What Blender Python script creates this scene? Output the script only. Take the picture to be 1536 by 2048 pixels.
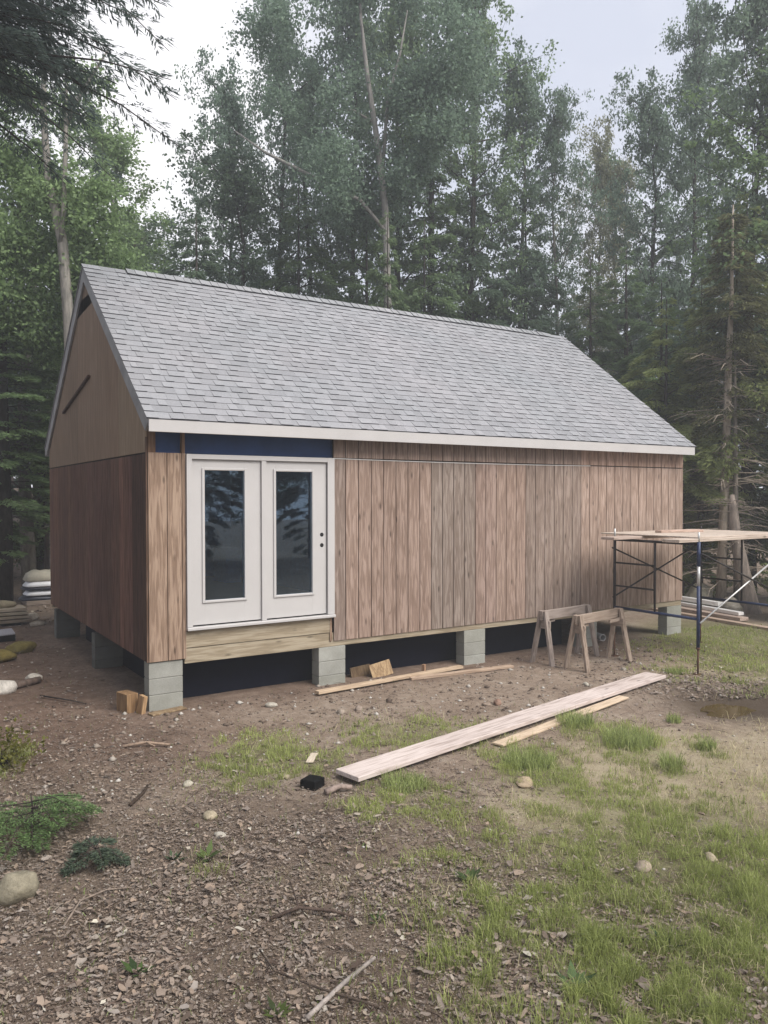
import bpy, bmesh, math, random
import numpy as np
from mathutils import Vector, Matrix
R = math.radians
S = bpy.context.scene
for o in list(bpy.data.objects): bpy.data.objects.remove(o)

# ---------------------------------------------------------------- camera
cam = bpy.data.objects.new('camera', bpy.data.cameras.new('camera'))
S.collection.objects.link(cam); S.camera = cam
YAW, PIT, ROL = .5719, -.0197, -.0011
_f = Vector((math.sin(YAW)*math.cos(PIT), math.cos(YAW)*math.cos(PIT), math.sin(PIT)))
_r = Vector((math.cos(YAW), -math.sin(YAW), 0)); _u = _r.cross(_f)
_r2 = math.cos(ROL)*_r + math.sin(ROL)*_u; _u2 = -math.sin(ROL)*_r + math.cos(ROL)*_u
CAM = Vector((-2.634, -9.1587, 2.5067))
cam.matrix_world = Matrix(((_r2.x, _u2.x, -_f.x, CAM.x), (_r2.y, _u2.y, -_f.y, CAM.y), (_r2.z, _u2.z, -_f.z, CAM.z), (0, 0, 0, 1)))
cam.data.sensor_fit = 'HORIZONTAL'; cam.data.sensor_width = 36
cam.data.lens = 36*1574.43/1536
cam.data.clip_end = 500; cam.data.clip_start = .05

# ---------------------------------------------------------------- sky, sun, exposure
SUN_EL, SUN_AZ = R(48), R(158)          # azimuth from +y towards +x
W = bpy.data.worlds.new('World'); S.world = W; W.use_nodes = True
nt = W.node_tree; nt.nodes.clear()
def N(t, **k):
    n = nt.nodes.new(t)
    for a, b in k.items(): setattr(n, a, b)
    return n
L = lambda a, b: nt.links.new(a, b)
out = N('ShaderNodeOutputWorld'); bg = N('ShaderNodeBackground'); bg.inputs[1].default_value = .05
sky = N('ShaderNodeTexSky', sky_type='NISHITA', sun_disc=False); sky.sun_elevation = SUN_EL; sky.sun_rotation = SUN_AZ
tc = N('ShaderNodeTexCoord'); sep = N('ShaderNodeSeparateXYZ'); L(tc.outputs['Generated'], sep.inputs[0])
az = N('ShaderNodeMath', operation='ADD'); az.inputs[1].default_value = .28; L(sep.outputs['Z'], az.inputs[0])
az2 = N('ShaderNodeMath', operation='MAXIMUM'); az2.inputs[1].default_value = .08; L(az.outputs[0], az2.inputs[0])
dv = N('ShaderNodeVectorMath', operation='SCALE'); 
inv = N('ShaderNodeMath', operation='DIVIDE'); inv.inputs[0].default_value = 1; L(az2.outputs[0], inv.inputs[1])
L(tc.outputs['Generated'], dv.inputs[0]); L(inv.outputs[0], dv.inputs['Scale'])
ns = N('ShaderNodeTexNoise'); ns.inputs['Scale'].default_value = 1.7; ns.inputs['Detail'].default_value = 4; ns.inputs['Roughness'].default_value = .5
L(dv.outputs[0], ns.inputs['Vector'])
cr = N('ShaderNodeValToRGB'); e = cr.color_ramp.elements
e[0].position = .36; e[0].color = (4.2, 4.4, 5.1, 1); e[1].position = .66; e[1].color = (5.8, 5.8, 6.2, 1)
L(ns.outputs['Fac'], cr.inputs[0])
# thin place in the overcast, low over the woods to the left of the cabin's back
gl = N('ShaderNodeVectorMath', operation='DOT_PRODUCT'); gl.inputs[1].default_value = Vector((.263, .868, .42)).normalized()
L(tc.outputs['Generated'], gl.inputs[0])
gm = N('ShaderNodeMapRange'); gm.interpolation_type = 'SMOOTHSTEP'; gm.inputs[1].default_value = .98; gm.inputs[2].default_value = 1.0; gm.inputs[3].default_value = 0; gm.inputs[4].default_value = 1
L(gl.outputs['Value'], gm.inputs[0])
gmix = N('ShaderNodeMixRGB'); L(gm.outputs[0], gmix.inputs[0]); L(cr.outputs[0], gmix.inputs[1]); gmix.inputs[2].default_value = (7.8, 7.6, 7.7, 1)
mx = N('ShaderNodeMixRGB'); mx.inputs[0].default_value = .93; L(sky.outputs[0], mx.inputs[1]); L(gmix.outputs[0], mx.inputs[2])
L(mx.outputs[0], bg.inputs[0]); L(bg.outputs[0], out.inputs[0])
sd = bpy.data.lights.new('sun', 'SUN'); sd.energy = 1.5; sd.angle = R(40); sd.color = (1, .955, .90)
sun = bpy.data.objects.new('sun', sd); S.collection.objects.link(sun)
_sd = Vector((math.sin(SUN_AZ)*math.cos(SUN_EL), math.cos(SUN_AZ)*math.cos(SUN_EL), math.sin(SUN_EL)))
sun.rotation_euler = _sd.to_track_quat('Z', 'Y').to_euler()
vs = S.view_settings; vs.view_transform = 'Standard'; vs.look = 'None'; vs.gamma = 1; vs.exposure = 1.82; vs.use_curve_mapping = False
S.display_settings.display_device = 'sRGB'
S.cycles.max_bounces = 6; S.cycles.transparent_max_bounces = 12; S.cycles.volume_bounces = 1

HAZE = .0034                             # density of the added haze

# ---------------------------------------------------------------- helpers
COL = S.collection
rnd = random.Random(7); rg = np.random.RandomState(11)
def link(o): COL.objects.link(o); return o
def tagp(o, label=None, cat=None, group=None, kind=None):
    if label: o['label'] = label
    if cat: o['category'] = cat
    if group: o['group'] = group
    if kind: o['kind'] = kind
    return o
def thing(name, label, cat, loc=(0, 0, 0), rz=0, group=None):
    o = bpy.data.objects.new(name, None); o.empty_display_size = .2; link(o)
    o.location = loc; o.rotation_euler = (0, 0, rz)
    return tagp(o, label, cat, group)
def part(name, me, mat=None, parent=None, loc=None, rot=None, color=None):
    """link mesh data me as one object under its parent"""
    o = bpy.data.objects.new(name, me); link(o)
    if mat and not me.materials:
        for m in (mat if isinstance(mat, (list, tuple)) else [mat]): me.materials.append(m)
    if parent: o.parent = parent
    if loc is not None: o.location = loc
    if rot is not None: o.rotation_euler = rot
    if color is not None: o.color = (*color, 1)
    return o
def dup(root, loc, rz, label=None, group=None):
    r = root.copy(); link(r); r.location = loc; r.rotation_euler = (0, 0, rz)
    if label: r['label'] = label
    if group: r['group'] = group
    elif 'group' in r: del r['group']
    for ch in list(root.children):
        c = ch.copy(); link(c); c.parent = r
        for g in list(ch.children):
            d = g.copy(); link(d); d.parent = c
    return r
class MB:
    """collects boxes, bars, tubes into one mesh"""
    def __init__(s): s.v = []; s.f = []; s.mi = []
    def add(s, vs, fs, mi=0):
        b = len(s.v); s.v += [tuple(x) for x in vs]; s.f += [tuple(b+i for i in f) for f in fs]; s.mi += [mi]*len(fs); return s
    def box(s, x0, x1, y0, y1, z0, z1, mi=0, bev=0):
        if bev:
            b = bev; P = []
            for z, i in ((z0, b), (z0+b, 0), (z1-b, 0), (z1, b)):
                P += [(x0+i, y0+i, z), (x1-i, y0+i, z), (x1-i, y1-i, z), (x0+i, y1-i, z)]
            F = [(3, 2, 1, 0), (12, 13, 14, 15)]
            for k in range(3):
                for j in range(4): F.append((4*k+j, 4*k+(j+1) % 4, 4*k+4+(j+1) % 4, 4*k+4+j))
            return s.add(P, F, mi)
        return s.add([(x0,y0,z0),(x1,y0,z0),(x1,y1,z0),(x0,y1,z0),(x0,y0,z1),(x1,y0,z1),(x1,y1,z1),(x0,y1,z1)],
                     [(3,2,1,0),(4,5,6,7),(0,1,5,4),(1,2,6,5),(2,3,7,6),(3,0,4,7)], mi)
    def bar(s, a, b, w, h, up=(0, 0, 1), mi=0):
        a = Vector(a); b = Vector(b); d = (b-a).normalized(); u = Vector(up)
        r = d.cross(u).normalized(); u = r.cross(d)
        P = [p + r*i*w/2 + u*j*h/2 for p in (a, b) for i, j in ((-1,-1),(1,-1),(1,1),(-1,1))]
        return s.add(P, [(0,3,2,1)[::-1],(4,5,6,7)[::-1],(0,1,5,4)[::-1],(1,2,6,5)[::-1],(2,3,7,6)[::-1],(3,0,4,7)[::-1]], mi)
    def tube(s, pts, rad, n=8, mi=0, cap=True):
        pts = [Vector(p) for p in pts]; rad = rad if isinstance(rad, (list, tuple)) else [rad]*len(pts)
        P = []; F = []
        t0 = (pts[1]-pts[0]).normalized(); ref = Vector((0, 0, 1)) if abs(t0.z) < .9 else Vector((1, 0, 0))
        for i, p in enumerate(pts):
            t = (pts[min(i+1, len(pts)-1)]-pts[max(i-1, 0)]).normalized()
            r = t.cross(ref).normalized(); u = r.cross(t)
            for k in range(n):
                a = 2*math.pi*k/n; P.append(p + (r*math.cos(a)+u*math.sin(a))*rad[i])
        for i in range(len(pts)-1):
            for k in range(n): F.append((i*n+k, i*n+(k+1) % n, (i+1)*n+(k+1) % n, (i+1)*n+k))
        if cap:
            F.append(tuple(range(n))[::-1]); F.append(tuple((len(pts)-1)*n+k for k in range(n)))
        return s.add(P, F, mi)
    def mesh(s, name, smooth=False):
        me = bpy.data.meshes.new(name); me.from_pydata(s.v, [], s.f); 
        if any(s.mi): me.polygons.foreach_set('material_index', s.mi)
        if smooth: me.polygons.foreach_set('use_smooth', [True]*len(s.f))
        me.update(); return me
    def build(s, name, mat, parent=None, smooth=False, **k): return part(name, s.mesh(name, smooth), mat, parent, **k)
def npmesh(name, V, F, rndv=None, smooth=False):
    """V (n,3), F (m,k) arrays, every face k corners; rndv one value per face"""
    me = bpy.data.meshes.new(name); V = np.asarray(V, np.float32); F = np.asarray(F, np.int32); m, k = F.shape
    me.vertices.add(len(V)); me.vertices.foreach_set('co', V.ravel())
    me.loops.add(m*k); me.loops.foreach_set('vertex_index', F.ravel())
    me.polygons.add(m); me.polygons.foreach_set('loop_start', np.arange(m, dtype=np.int32)*k)
    if smooth: me.polygons.foreach_set('use_smooth', np.ones(m, bool))
    me.update(calc_edges=True)
    if rndv is not None:
        a = me.attributes.new('rnd', 'FLOAT', 'FACE'); a.data.foreach_set('value', np.asarray(rndv, np.float32))
    return me
def vnoise(x, y, seed=0):
    x = np.asarray(x, float); y = np.asarray(y, float); xi = np.floor(x).astype(np.int64); yi = np.floor(y).astype(np.int64); fx = x-xi; fy = y-yi
    def h(a, b):
        n = (a*374761393 + b*668265263 + seed*974711) & 0x7fffffff; n = ((n ^ (n >> 13))*1274126177) & 0x7fffffff
        return ((n ^ (n >> 16)) & 0xffff)/65535.
    sx = fx*fx*(3-2*fx); sy = fy*fy*(3-2*fy)
    return (h(xi,yi)*(1-sx)+h(xi+1,yi)*sx)*(1-sy)+(h(xi,yi+1)*(1-sx)+h(xi+1,yi+1)*sx)*sy

# ---------------------------------------------------------------- materials
def mat(name, rough=.8, spec=.3):
    m = bpy.data.materials.new(name); m.use_nodes = True; t = m.node_tree
    b = t.nodes['Principled BSDF']; b.inputs['Roughness'].default_value = rough; b.inputs['Specular IOR Level'].default_value = spec
    return m, t, b
class NB:
    """small node-building shorthand for one material tree"""
    def __init__(s, t): s.t = t
    def n(s, ty, **k):
        x = s.t.nodes.new(ty)
        for a, b in k.items(): setattr(x, a, b)
        return x
    def l(s, a, b): s.t.links.new(a, b)
    def noise(s, vec, scale, detail=4, rough=.55, dist=0):
        x = s.n('ShaderNodeTexNoise'); x.inputs['Scale'].default_value = scale; x.inputs['Detail'].default_value = detail
        x.inputs['Roughness'].default_value = rough; x.inputs['Distortion'].default_value = dist
        if vec is not None: s.l(vec, x.inputs['Vector'])
        return x.outputs['Fac']
    def ramp(s, fac, *st):
        x = s.n('ShaderNodeValToRGB'); e = x.color_ramp.elements
        while len(e) < len(st): e.new(.5)
        for i, (p, c) in enumerate(st): e[i].position = p; e[i].color = (*c, 1) if len(c) == 3 else c
        s.l(fac, x.inputs[0]); return x.outputs[0]
    def mix(s, fac, a, b, mode='MIX'):
        x = s.n('ShaderNodeMixRGB', blend_type=mode)
        for i, v in ((0, fac), (1, a), (2, b)):
            if isinstance(v, (int, float)): x.inputs[i].default_value = v
            elif isinstance(v, tuple): x.inputs[i].default_value = (*v, 1)
            else: s.l(v, x.inputs[i])
        return x.outputs[0]
    def math(s, op, a, b=0):
        x = s.n('ShaderNodeMath', operation=op)
        for i, v in ((0, a), (1, b)):
            if isinstance(v, (int, float)): x.inputs[i].default_value = v
            else: s.l(v, x.inputs[i])
        return x.outputs[0]
    def mapping(s, vec, scale, loc=(0, 0, 0)):
        x = s.n('ShaderNodeMapping'); x.inputs['Scale'].default_value = scale; x.inputs['Location'].default_value = loc; s.l(vec, x.inputs['Vector']); return x.outputs[0]
    def obj(s): return s.n('ShaderNodeTexCoord').outputs['Object']
    def pos(s): return s.n('ShaderNodeNewGeometry').outputs['Position']
    def ocol(s): return s.n('ShaderNodeObjectInfo').outputs['Color']
    def orand(s): return s.n('ShaderNodeObjectInfo').outputs['Random']
    def attr(s, name): return s.n('ShaderNodeAttribute', attribute_name=name).outputs['Fac']
    def bump(s, b, h, strength=.4, dist=.01):
        x = s.n('ShaderNodeBump'); x.inputs['Strength'].default_value = strength; x.inputs['Distance'].default_value = dist
        s.l(h, x.inputs['Height']); s.l(x.outputs[0], b.inputs['Normal'])
def grain_wood(name, along, lo, mid, hi, cath=1.0, k=26, fine=90, rough=.85, tint=True, knots=False, world=True, bump=.25):
    """plywood / sawn wood: contour lines of a stretched noise give the cathedral grain"""
    m, t, b = mat(name, rough, .2); g = NB(t)
    p = g.pos() if world else g.obj()
    if not world:
        off = g.n('ShaderNodeVectorMath', operation='SCALE'); off.inputs[0].default_value = (7.3, 3.1, 5.7); g.l(g.math('MULTIPLY', g.orand(), 40), off.inputs['Scale'])
        ad = g.n('ShaderNodeVectorMath', operation='ADD'); g.l(p, ad.inputs[0]); g.l(off.outputs[0], ad.inputs[1]); p = ad.outputs[0]
    sc = [20, 20, 20]; sc['xyz'.index(along)] = 1.9
    v = g.mapping(p, sc); n1 = g.noise(v, 1, 3, .5, .3*cath)
    w = g.math('MULTIPLY', g.math('SINE', g.math('MULTIPLY', n1, k*6.28/4)), .5); w = g.math('ADD', w, .5)
    sf = [fine]*3; sf['xyz'.index(along)] = fine*.03
    n2 = g.noise(g.mapping(p, sf), 1, 3, .6)
    big = g.noise(g.mapping(p, (1.6, 1.6, .5)), 1, 4, .6)
    f = g.math('ADD', g.math('MULTIPLY', w, .30), g.math('ADD', g.math('MULTIPLY', n2, .58), g.math('MULTIPLY', big, .36)))
    c = g.ramp(f, (.28, lo), (.6, mid), (.92, hi))
    if knots:
        vo = g.n('ShaderNodeTexVoronoi'); vo.inputs['Scale'].default_value = 1
        sk = [7, 7, 7]; sk['xyz'.index(along)] = 2.2; g.l(g.mapping(p, sk), vo.inputs['Vector'])
        kf = g.ramp(vo.outputs['Distance'], (.05, (1, 1, 1)), (.14, (0, 0, 0))); c = g.mix(g.math('MULTIPLY', kf, .7), c, tuple(x*.3 for x in lo))
    if tint: c = g.mix(1, c, g.ocol(), 'MULTIPLY')
    g.l(c, b.inputs['Base Color']); g.bump(b, f, bump, .006); return m
def plain(name, col, rough=.6, spec=.3, var=.15, scale=12, metal=0, bump=.1, tint=False):
    m, t, b = mat(name, rough, spec); g = NB(t); n = g.noise(g.obj(), scale, 5, .6)
    c = g.ramp(n, (.3, tuple(x*(1-var) for x in col)), (.7, tuple(min(1, x*(1+var)) for x in col)))
    if tint: c = g.mix(1, c, g.ocol(), 'MULTIPLY')
    g.l(c, b.inputs['Base Color']); b.inputs['Metallic'].default_value = metal
    if bump: g.bump(b, n, bump, .01)
    return m
M = {}
M['siding'] = grain_wood('weathered_siding', 'z', (.148,.105,.082), (.258,.198,.163), (.385,.312,.27), 1.2, 14, knots=True)
M['siding_new'] = grain_wood('fresh_siding', 'z', (.135,.087,.060), (.25,.178,.130), (.375,.285,.215), 1.2, 12, knots=True)
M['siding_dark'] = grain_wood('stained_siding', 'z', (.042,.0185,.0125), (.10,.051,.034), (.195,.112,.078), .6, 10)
M['ply'] = grain_wood('stained_plywood', 'z', (.19,.138,.095), (.275,.208,.15), (.35,.272,.20), .5, 5)
M['pt'] = grain_wood('treated_lumber', 'x', (.19,.15,.098), (.29,.24,.168), (.39,.335,.25), .4, 12, knots=True, tint=False)
M['ptw'] = grain_wood('treated_lumber_any', 'y', (.18,.135,.08), (.28,.225,.14), (.38,.32,.21), .4, 12, tint=False)
M['gap'] = plain('wall_sheathing_edge', (.022,.014,.010), .9)
M['white'] = plain('white_paint', (.46,.445,.435), .42, .4, .03, 3, bump=.02)
M['white2'] = plain('white_trim_board', (.45,.435,.425), .5, .35, .05, 2, bump=.03)
M['membrane'] = plain('blue_membrane', (.015,.043,.13), .6, .3, .25, 3)
M['interior'] = plain('interior_dark', (.10,.22,.48), .9, .1)
M['intfloor'] = plain('subfloor', (.10,.10,.075), .8, .2)
M['crawl_shade'] = plain('crawl_shade_mat', (.0045,.0055,.013), .9, .1)  # near-black navy that stands for the shade under the floor
M['bright'] = plain('new_white_board', (.80,.78,.75), .5, .35, .04, 2, bump=.03)
M['hole'] = plain('dark_hole', (.006,.006,.006), .9, .1, bump=0)
M['steel'] = plain('flashing_metal', (.55,.53,.5), .45, .5, .1, metal=.5)
def glass():
    m = bpy.data.materials.new('door_glass'); m.use_nodes = True; t = m.node_tree; t.nodes.clear(); g = NB(t)
    o = g.n('ShaderNodeOutputMaterial'); mx = g.n('ShaderNodeMixShader'); tr = g.n('ShaderNodeBsdfTransparent'); gl = g.n('ShaderNodeBsdfGlossy')
    tr.inputs[0].default_value = (.82, .88, .93, 1); gl.inputs['Roughness'].default_value = .015; gl.inputs[0].default_value = (.62, .82, 1, 1)
    fr = g.n('ShaderNodeFresnel'); fr.inputs[0].default_value = 1.85
    g.l(fr.outputs[0], mx.inputs[0]); g.l(tr.outputs[0], mx.inputs[1]); g.l(gl.outputs[0], mx.inputs[2]); g.l(mx.outputs[0], o.inputs[0]); return m
M['glass'] = glass()
def concrete():
    m, t, b = mat('concrete_block', .9, .2); g = NB(t); p = g.pos()
    n = g.noise(p, 3, 5, .6); n2 = g.noise(p, 120, 3, .7)
    f = g.math('ADD', g.math('MULTIPLY', n, .6), g.math('MULTIPLY', n2, .4))
    g.l(g.mix(1, g.ramp(f, (.3, (.20,.20,.175)), (.7, (.37,.37,.34))), g.ocol(), 'MULTIPLY'), b.inputs['Base Color']); g.bump(b, n2, .5, .006); return m
M['block'] = concrete()
def shingle_mat():
    m, t, b = mat('asphalt_shingle', .92, .25); g = NB(t); p = g.pos()
    sp = g.noise(p, 260, 2, .7); big = g.noise(p, .8, 4, .55)
    c = g.ramp(sp, (.3, (.15,.152,.16)), (.5, (.275,.28,.292)), (.72, (.40,.40,.405)))
    c = g.mix(.5, c, g.ramp(big, (.3, (.75,.78,.80)), (.7, (1.0,.95,.96))), 'MULTIPLY')
    c2 = g.mix(1, c, g.ocol(), 'MULTIPLY')
    a = g.attr('rnd'); sc = g.n('ShaderNodeVectorMath', operation='SCALE'); g.l(c2, sc.inputs[0]); g.l(g.math('ADD', a, 1), sc.inputs['Scale'])
    g.l(sc.outputs[0], b.inputs['Base Color']); g.bump(b, sp, .4, .004); return m
M['shingle'] = shingle_mat()
M['shingle_edge'] = plain('shingle_butt', (.035,.035,.04), .95, .1)
M['drip'] = plain('grey_rake_board', (.29,.29,.295), .7, .3, .2, 4)
def leaf_mat(name, trans=.5, rough=.6):
    m, t, b = mat(name, rough, .25); g = NB(t)
    a = g.attr('rnd'); sc = g.n('ShaderNodeVectorMath', operation='SCALE'); g.l(g.ocol(), sc.inputs[0]); g.l(g.math('ADD', g.math('MULTIPLY', a, 1.1), .45), sc.inputs['Scale'])
    hue = g.mix(g.math('MULTIPLY', a, .2), sc.outputs[0], (.24,.23,.05))
    g.l(hue, b.inputs['Base Color'])
    tl = g.n('ShaderNodeBsdfTranslucent'); g.l(hue, tl.inputs[0]); ms = g.n('ShaderNodeMixShader'); ms.inputs[0].default_value = trans
    o = t.nodes['Material Output']; g.l(b.outputs[0], ms.inputs[1]); g.l(tl.outputs[0], ms.inputs[2]); g.l(ms.outputs[0], o.inputs[0]); return m
M['leaf'] = leaf_mat('tree_leaves'); M['grass'] = leaf_mat('grass_blades', .45, .55)
def bark():
    m, t, b = mat('bark', .95, .1); g = NB(t); n = g.noise(g.mapping(g.obj(), (14, 14, 3)), 1, 5, .65)
    g.l(g.mix(1, g.ramp(n, (.3, (.5,.5,.5)), (.7, (1.35,1.3,1.25))), g.ocol(), 'MULTIPLY'), b.inputs['Base Color']); g.bump(b, n, .6, .02); return m
M['bark'] = bark()
def litter_mat():
    m, t, b = mat('dead_leaves', .75, .25); g = NB(t); a = g.attr('rnd')
    c = g.ramp(a, (0, (.08,.056,.042)), (.22, (.15,.115,.09)), (.4, (.20,.165,.14)), (.55, (.26,.195,.145)), (.7, (.27,.235,.205)), (.85, (.33,.275,.21)), (.95, (.40,.37,.31)), (1, (.50,.46,.37)))
    g.l(g.mix(.25, c, g.ramp(g.noise(g.pos(), 60, 3), (.3, (.5,.5,.5)), (.7, (1.3,1.3,1.3))), 'MULTIPLY'), b.inputs['Base Color']); return m
M['litter'] = litter_mat()
def stone():
    m, t, b = mat('field_stone', .9, .2); g = NB(t); p = g.obj()
    n = g.noise(p, 7, 6, .65); n2 = g.noise(p, 40, 4, .7)
    f = g.math('ADD', g.math('MULTIPLY', n, .6), g.math('MULTIPLY', n2, .4))
    g.l(g.mix(1, g.ramp(f, (.32, (.42,.40,.36)), (.52, (.85,.82,.76)), (.72, (1.25,1.2,1.12))), g.ocol(), 'MULTIPLY'), b.inputs['Base Color']); g.bump(b, f, .7, .02); return m
M['stone'] = stone()
for nm, ax in (('x', 'x'), ('y', 'y'), ('z', 'z')):
    M['old_'+nm] = grain_wood('weathered_lumber_'+nm, nm, (.20,.165,.14), (.36,.31,.275), (.50,.45,.41), .5, 10, knots=True, world=False)
M['blue_steel'] = plain('blue_painted_steel', (.016,.028,.075), .5, .4, .3, 20)
M['dark_steel'] = plain('dark_painted_steel', (.022,.017,.016), .6, .3, .4, 20)
M['galv'] = plain('galvanised_steel', (.50,.50,.49), .4, .5, .15, 25, metal=.4)
M['rust'] = plain('rusty_steel', (.10,.05,.03), .85, .2, .4, 25)
M['plastic_dark'] = plain('dark_plastic_wrap', (.012,.016,.03), .45, .5, .3)
M['plastic_white'] = plain('white_plastic_sack', (.80,.81,.84), .5, .4, .08, 9)
M['tan_sack'] = plain('tan_sack', (.46,.43,.35), .85, .2, .12, 9)

# ---------------------------------------------------------------- ground
_A = np.array([math.cos(YAW), -math.sin(YAW)]); _B = np.array([math.sin(YAW), math.cos(YAW)])   # along and across the slope of the yard
def ell(x, y, cx, cy, a, b):
    dx = x-cx; dy = y-cy; p = (dx*_A[0]+dy*_A[1])/a; q = (dx*_B[0]+dy*_B[1])/b
    return p*p+q*q
GREEN = [(.47,-2.15,.46,.67,1),(.91,-2.56,.25,.43,.8),(2.09,-2.38,.6,.5,.75),(1.13,-3.63,.3,.25,.8),(2.39,-3.9,.36,.6,1),(3.72,-3.81,.34,.6,.9),
         (3.45,-4.55,.16,.26,.9),(4.24,-4.38,.14,.3,.8),(9.6,-1.5,1.5,2.9,1.2),(12.5,-4.5,3.0,5,1.2),(1.75,-6.3,1.3,1.6,1.1),(.84,-4.0,.4,.33,.55),(3.77,-3.25,.26,.5,.7),
         (-.13,-6.2,.2,.2,.8),(-1.62,-1.09,.15,.4,.7),(6.9,-1.9,.5,.4,.35),(2.2,-5.0,.7,.6,.6),(.9,-5.2,.5,.5,.55),(-.75,-4.05,.12,.2,.3)]
DRY = [(3.57,-4.67,1.2,1.2,1),(1.88,-4.74,.6,.7,.8),(5.2,-6.2,2,2,1),(7.6,-2.2,.9,.5,.6),(8.4,-3.2,1.2,.8,.5),(.3,-5.0,.5,.5,.4),(2.6,-3.4,.6,.4,.5)]
LIT = [(-.68,-4.6,1.6,1.7,1),(-.2,-5.9,1.5,1.2,1),(.75,-4.35,.7,.6,.7),(6.5,-2.75,1.0,.8,.6),(.5,-5.7,.8,.6,.8),(-2.6,-3.5,1.3,2.5,1)]
def dens(L_, x, y, sharp=1.6):
    d = np.zeros_like(np.asarray(x, float))
    for cx, cy, a, b, w in L_: d = np.maximum(d, w*np.exp(-np.power(ell(x, y, cx, cy, a, b), sharp)*.7))
    return d
def sstep(a, b, v): t = np.clip((v-a)/(b-a), 0, 1); return t*t*(3-2*t)
def gz(x, y):
    x = np.asarray(x, float); y = np.asarray(y, float)
    z = .05*(vnoise(x*.55, y*.55, 1)-.5) + .035*(vnoise(x*1.7, y*1.7, 2)-.5) + .016*(vnoise(x*5, y*5, 3)-.5)
    z = z + .009*(vnoise(x*13, y*13, 4)-.5)
    near = np.exp(-np.power(np.maximum(0, np.maximum(np.abs(x-4.9)-5.1, np.abs(y-3)-3.2)), 2)*1.2)
    z = z*(1-.72*near)
    z = z + .06*np.exp(-ell(x, y, .45, -4.4, .35, .3)) - .05*np.exp(-ell(x, y, 5.9, -3.55, .6, .5)**2) + .05*np.exp(-ell(x, y, -.9, -1.2, .7, .5))
    z = z + .08*np.clip(np.maximum(y-9, 0), 0, 38)*sstep(9, 14, y)
    z = z + .35*(vnoise(x*.13, y*.13, 9)-.4)*sstep(10, 22, np.hypot(x-4, y-1))
    return z
def gz1(x, y): return float(gz(np.array([x]), np.array([y]))[0])
def axis(lo, hi, step, far):
    a = list(np.arange(lo, hi+1e-6, step)); s = step
    while a[-1] < far: s *= 1.18; a.append(a[-1]+s)
    s = step; b = []
    v = lo
    while v > -far: s *= 1.18; v -= s; b.append(v)
    return np.array(b[::-1]+a)
gx_ = axis(-3.6, 9.5, .05, 66); gy_ = axis(-7.6, 1.2, .045, 66)
XX, YY = np.meshgrid(gx_, gy_); nx, ny = len(gx_), len(gy_)
VV = np.stack([XX.ravel(), YY.ravel(), gz(XX.ravel(), YY.ravel())], 1)
ii = (np.arange(ny-1)[:, None]*nx+np.arange(nx-1)[None]).ravel()
gme = npmesh('ground', VV, np.stack([ii, ii+1, ii+nx+1, ii+nx], 1), smooth=True)
for nm, arr in (('grass', dens(GREEN, VV[:, 0], VV[:, 1])), ('dry', dens(DRY, VV[:, 0], VV[:, 1])), ('litter', np.maximum(dens(LIT, VV[:, 0], VV[:, 1]), np.maximum(sstep(6.5, 9.5, VV[:, 1]), np.maximum(sstep(11, 13.5, VV[:, 0]), sstep(-1.2, -2.6, VV[:, 0]))))),
                ('wet', np.exp(-ell(VV[:, 0], VV[:, 1], 6.1, -3.6, 1.0, .75)**2)),
                ('red', np.maximum(sstep(1.8, -.9, VV[:, 0])*sstep(-3.0, -1.2, VV[:, 1]), .75*sstep(-.9, -.1, VV[:, 1])*sstep(9.5, 7, VV[:, 0])))):
    at_ = gme.attributes.new(nm, 'FLOAT', 'POINT'); at_.data.foreach_set('value', arr.astype(np.float32))
def ground_mat():
    m, t, b = mat('yard_soil', .95, .15); g = NB(t); p = g.pos()
    n1 = g.noise(p, 1.3, 6, .6); n2 = g.noise(p, 9, 6, .65); n3 = g.noise(p, 55, 6, .8)
    f = g.math('ADD', g.math('MULTIPLY', n1, .28), g.math('ADD', g.math('MULTIPLY', n2, .32), g.math('MULTIPLY', n3, .4)))
    soil = g.ramp(f, (.33, (.115,.08,.056)), (.5, (.285,.22,.168)), (.66, (.45,.385,.315)))
    soil = g.mix(g.math('MULTIPLY', g.attr('red'), .85), soil, g.ramp(f, (.33, (.06,.036,.026)), (.5, (.15,.096,.07)), (.68, (.27,.19,.145))))
    def msk(a, lo=.3, hi=.62): return g.ramp(g.math('ADD', g.math('MULTIPLY', g.attr(a), .6), g.math('MULTIPLY', n2, .42)), (lo, (0,0,0)), (hi, (1,1,1)))
    c = g.mix(g.math('MULTIPLY', msk('dry', .34, .7), .85), soil, g.ramp(f, (.33, (.24,.19,.12)), (.52, (.42,.355,.24)), (.7, (.54,.475,.34))))
    c = g.mix(g.math('MULTIPLY', msk('litter', .36, .7), .9), c, g.ramp(f, (.33, (.075,.053,.039)), (.52, (.20,.153,.116)), (.7, (.33,.27,.215))))
    c = g.mix(g.math('MULTIPLY', msk('grass', .38, .75), .75), c, g.ramp(f, (.33, (.085,.09,.035)), (.55, (.20,.20,.09)), (.7, (.31,.285,.15))))
    c = g.mix(g.math('MULTIPLY', g.attr('wet'), .8), c, (.045, .032, .02))
    g.l(c, b.inputs['Base Color']); g.bump(b, f, 1.0, .06); return m
tagp(part('ground', gme, ground_mat()), kind='structure')
def puddle_mat():
    m, t, b = mat('muddy_water', .06, .5); b.inputs['Base Color'].default_value = (.085, .06, .025, 1); return m
pv = []; 
for k in range(28):
    a = k/28*6.283; r = 1+.25*math.sin(3*a+1)+.15*math.sin(5*a)
    pv.append((Vector((5.95, -3.6, 0)) + Vector((_A[0], _A[1], 0))*math.cos(a)*.62*r + Vector((_B[0], _B[1], 0))*math.sin(a)*.34*r))
pz = gz1(5.9, -3.55)+.012
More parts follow.
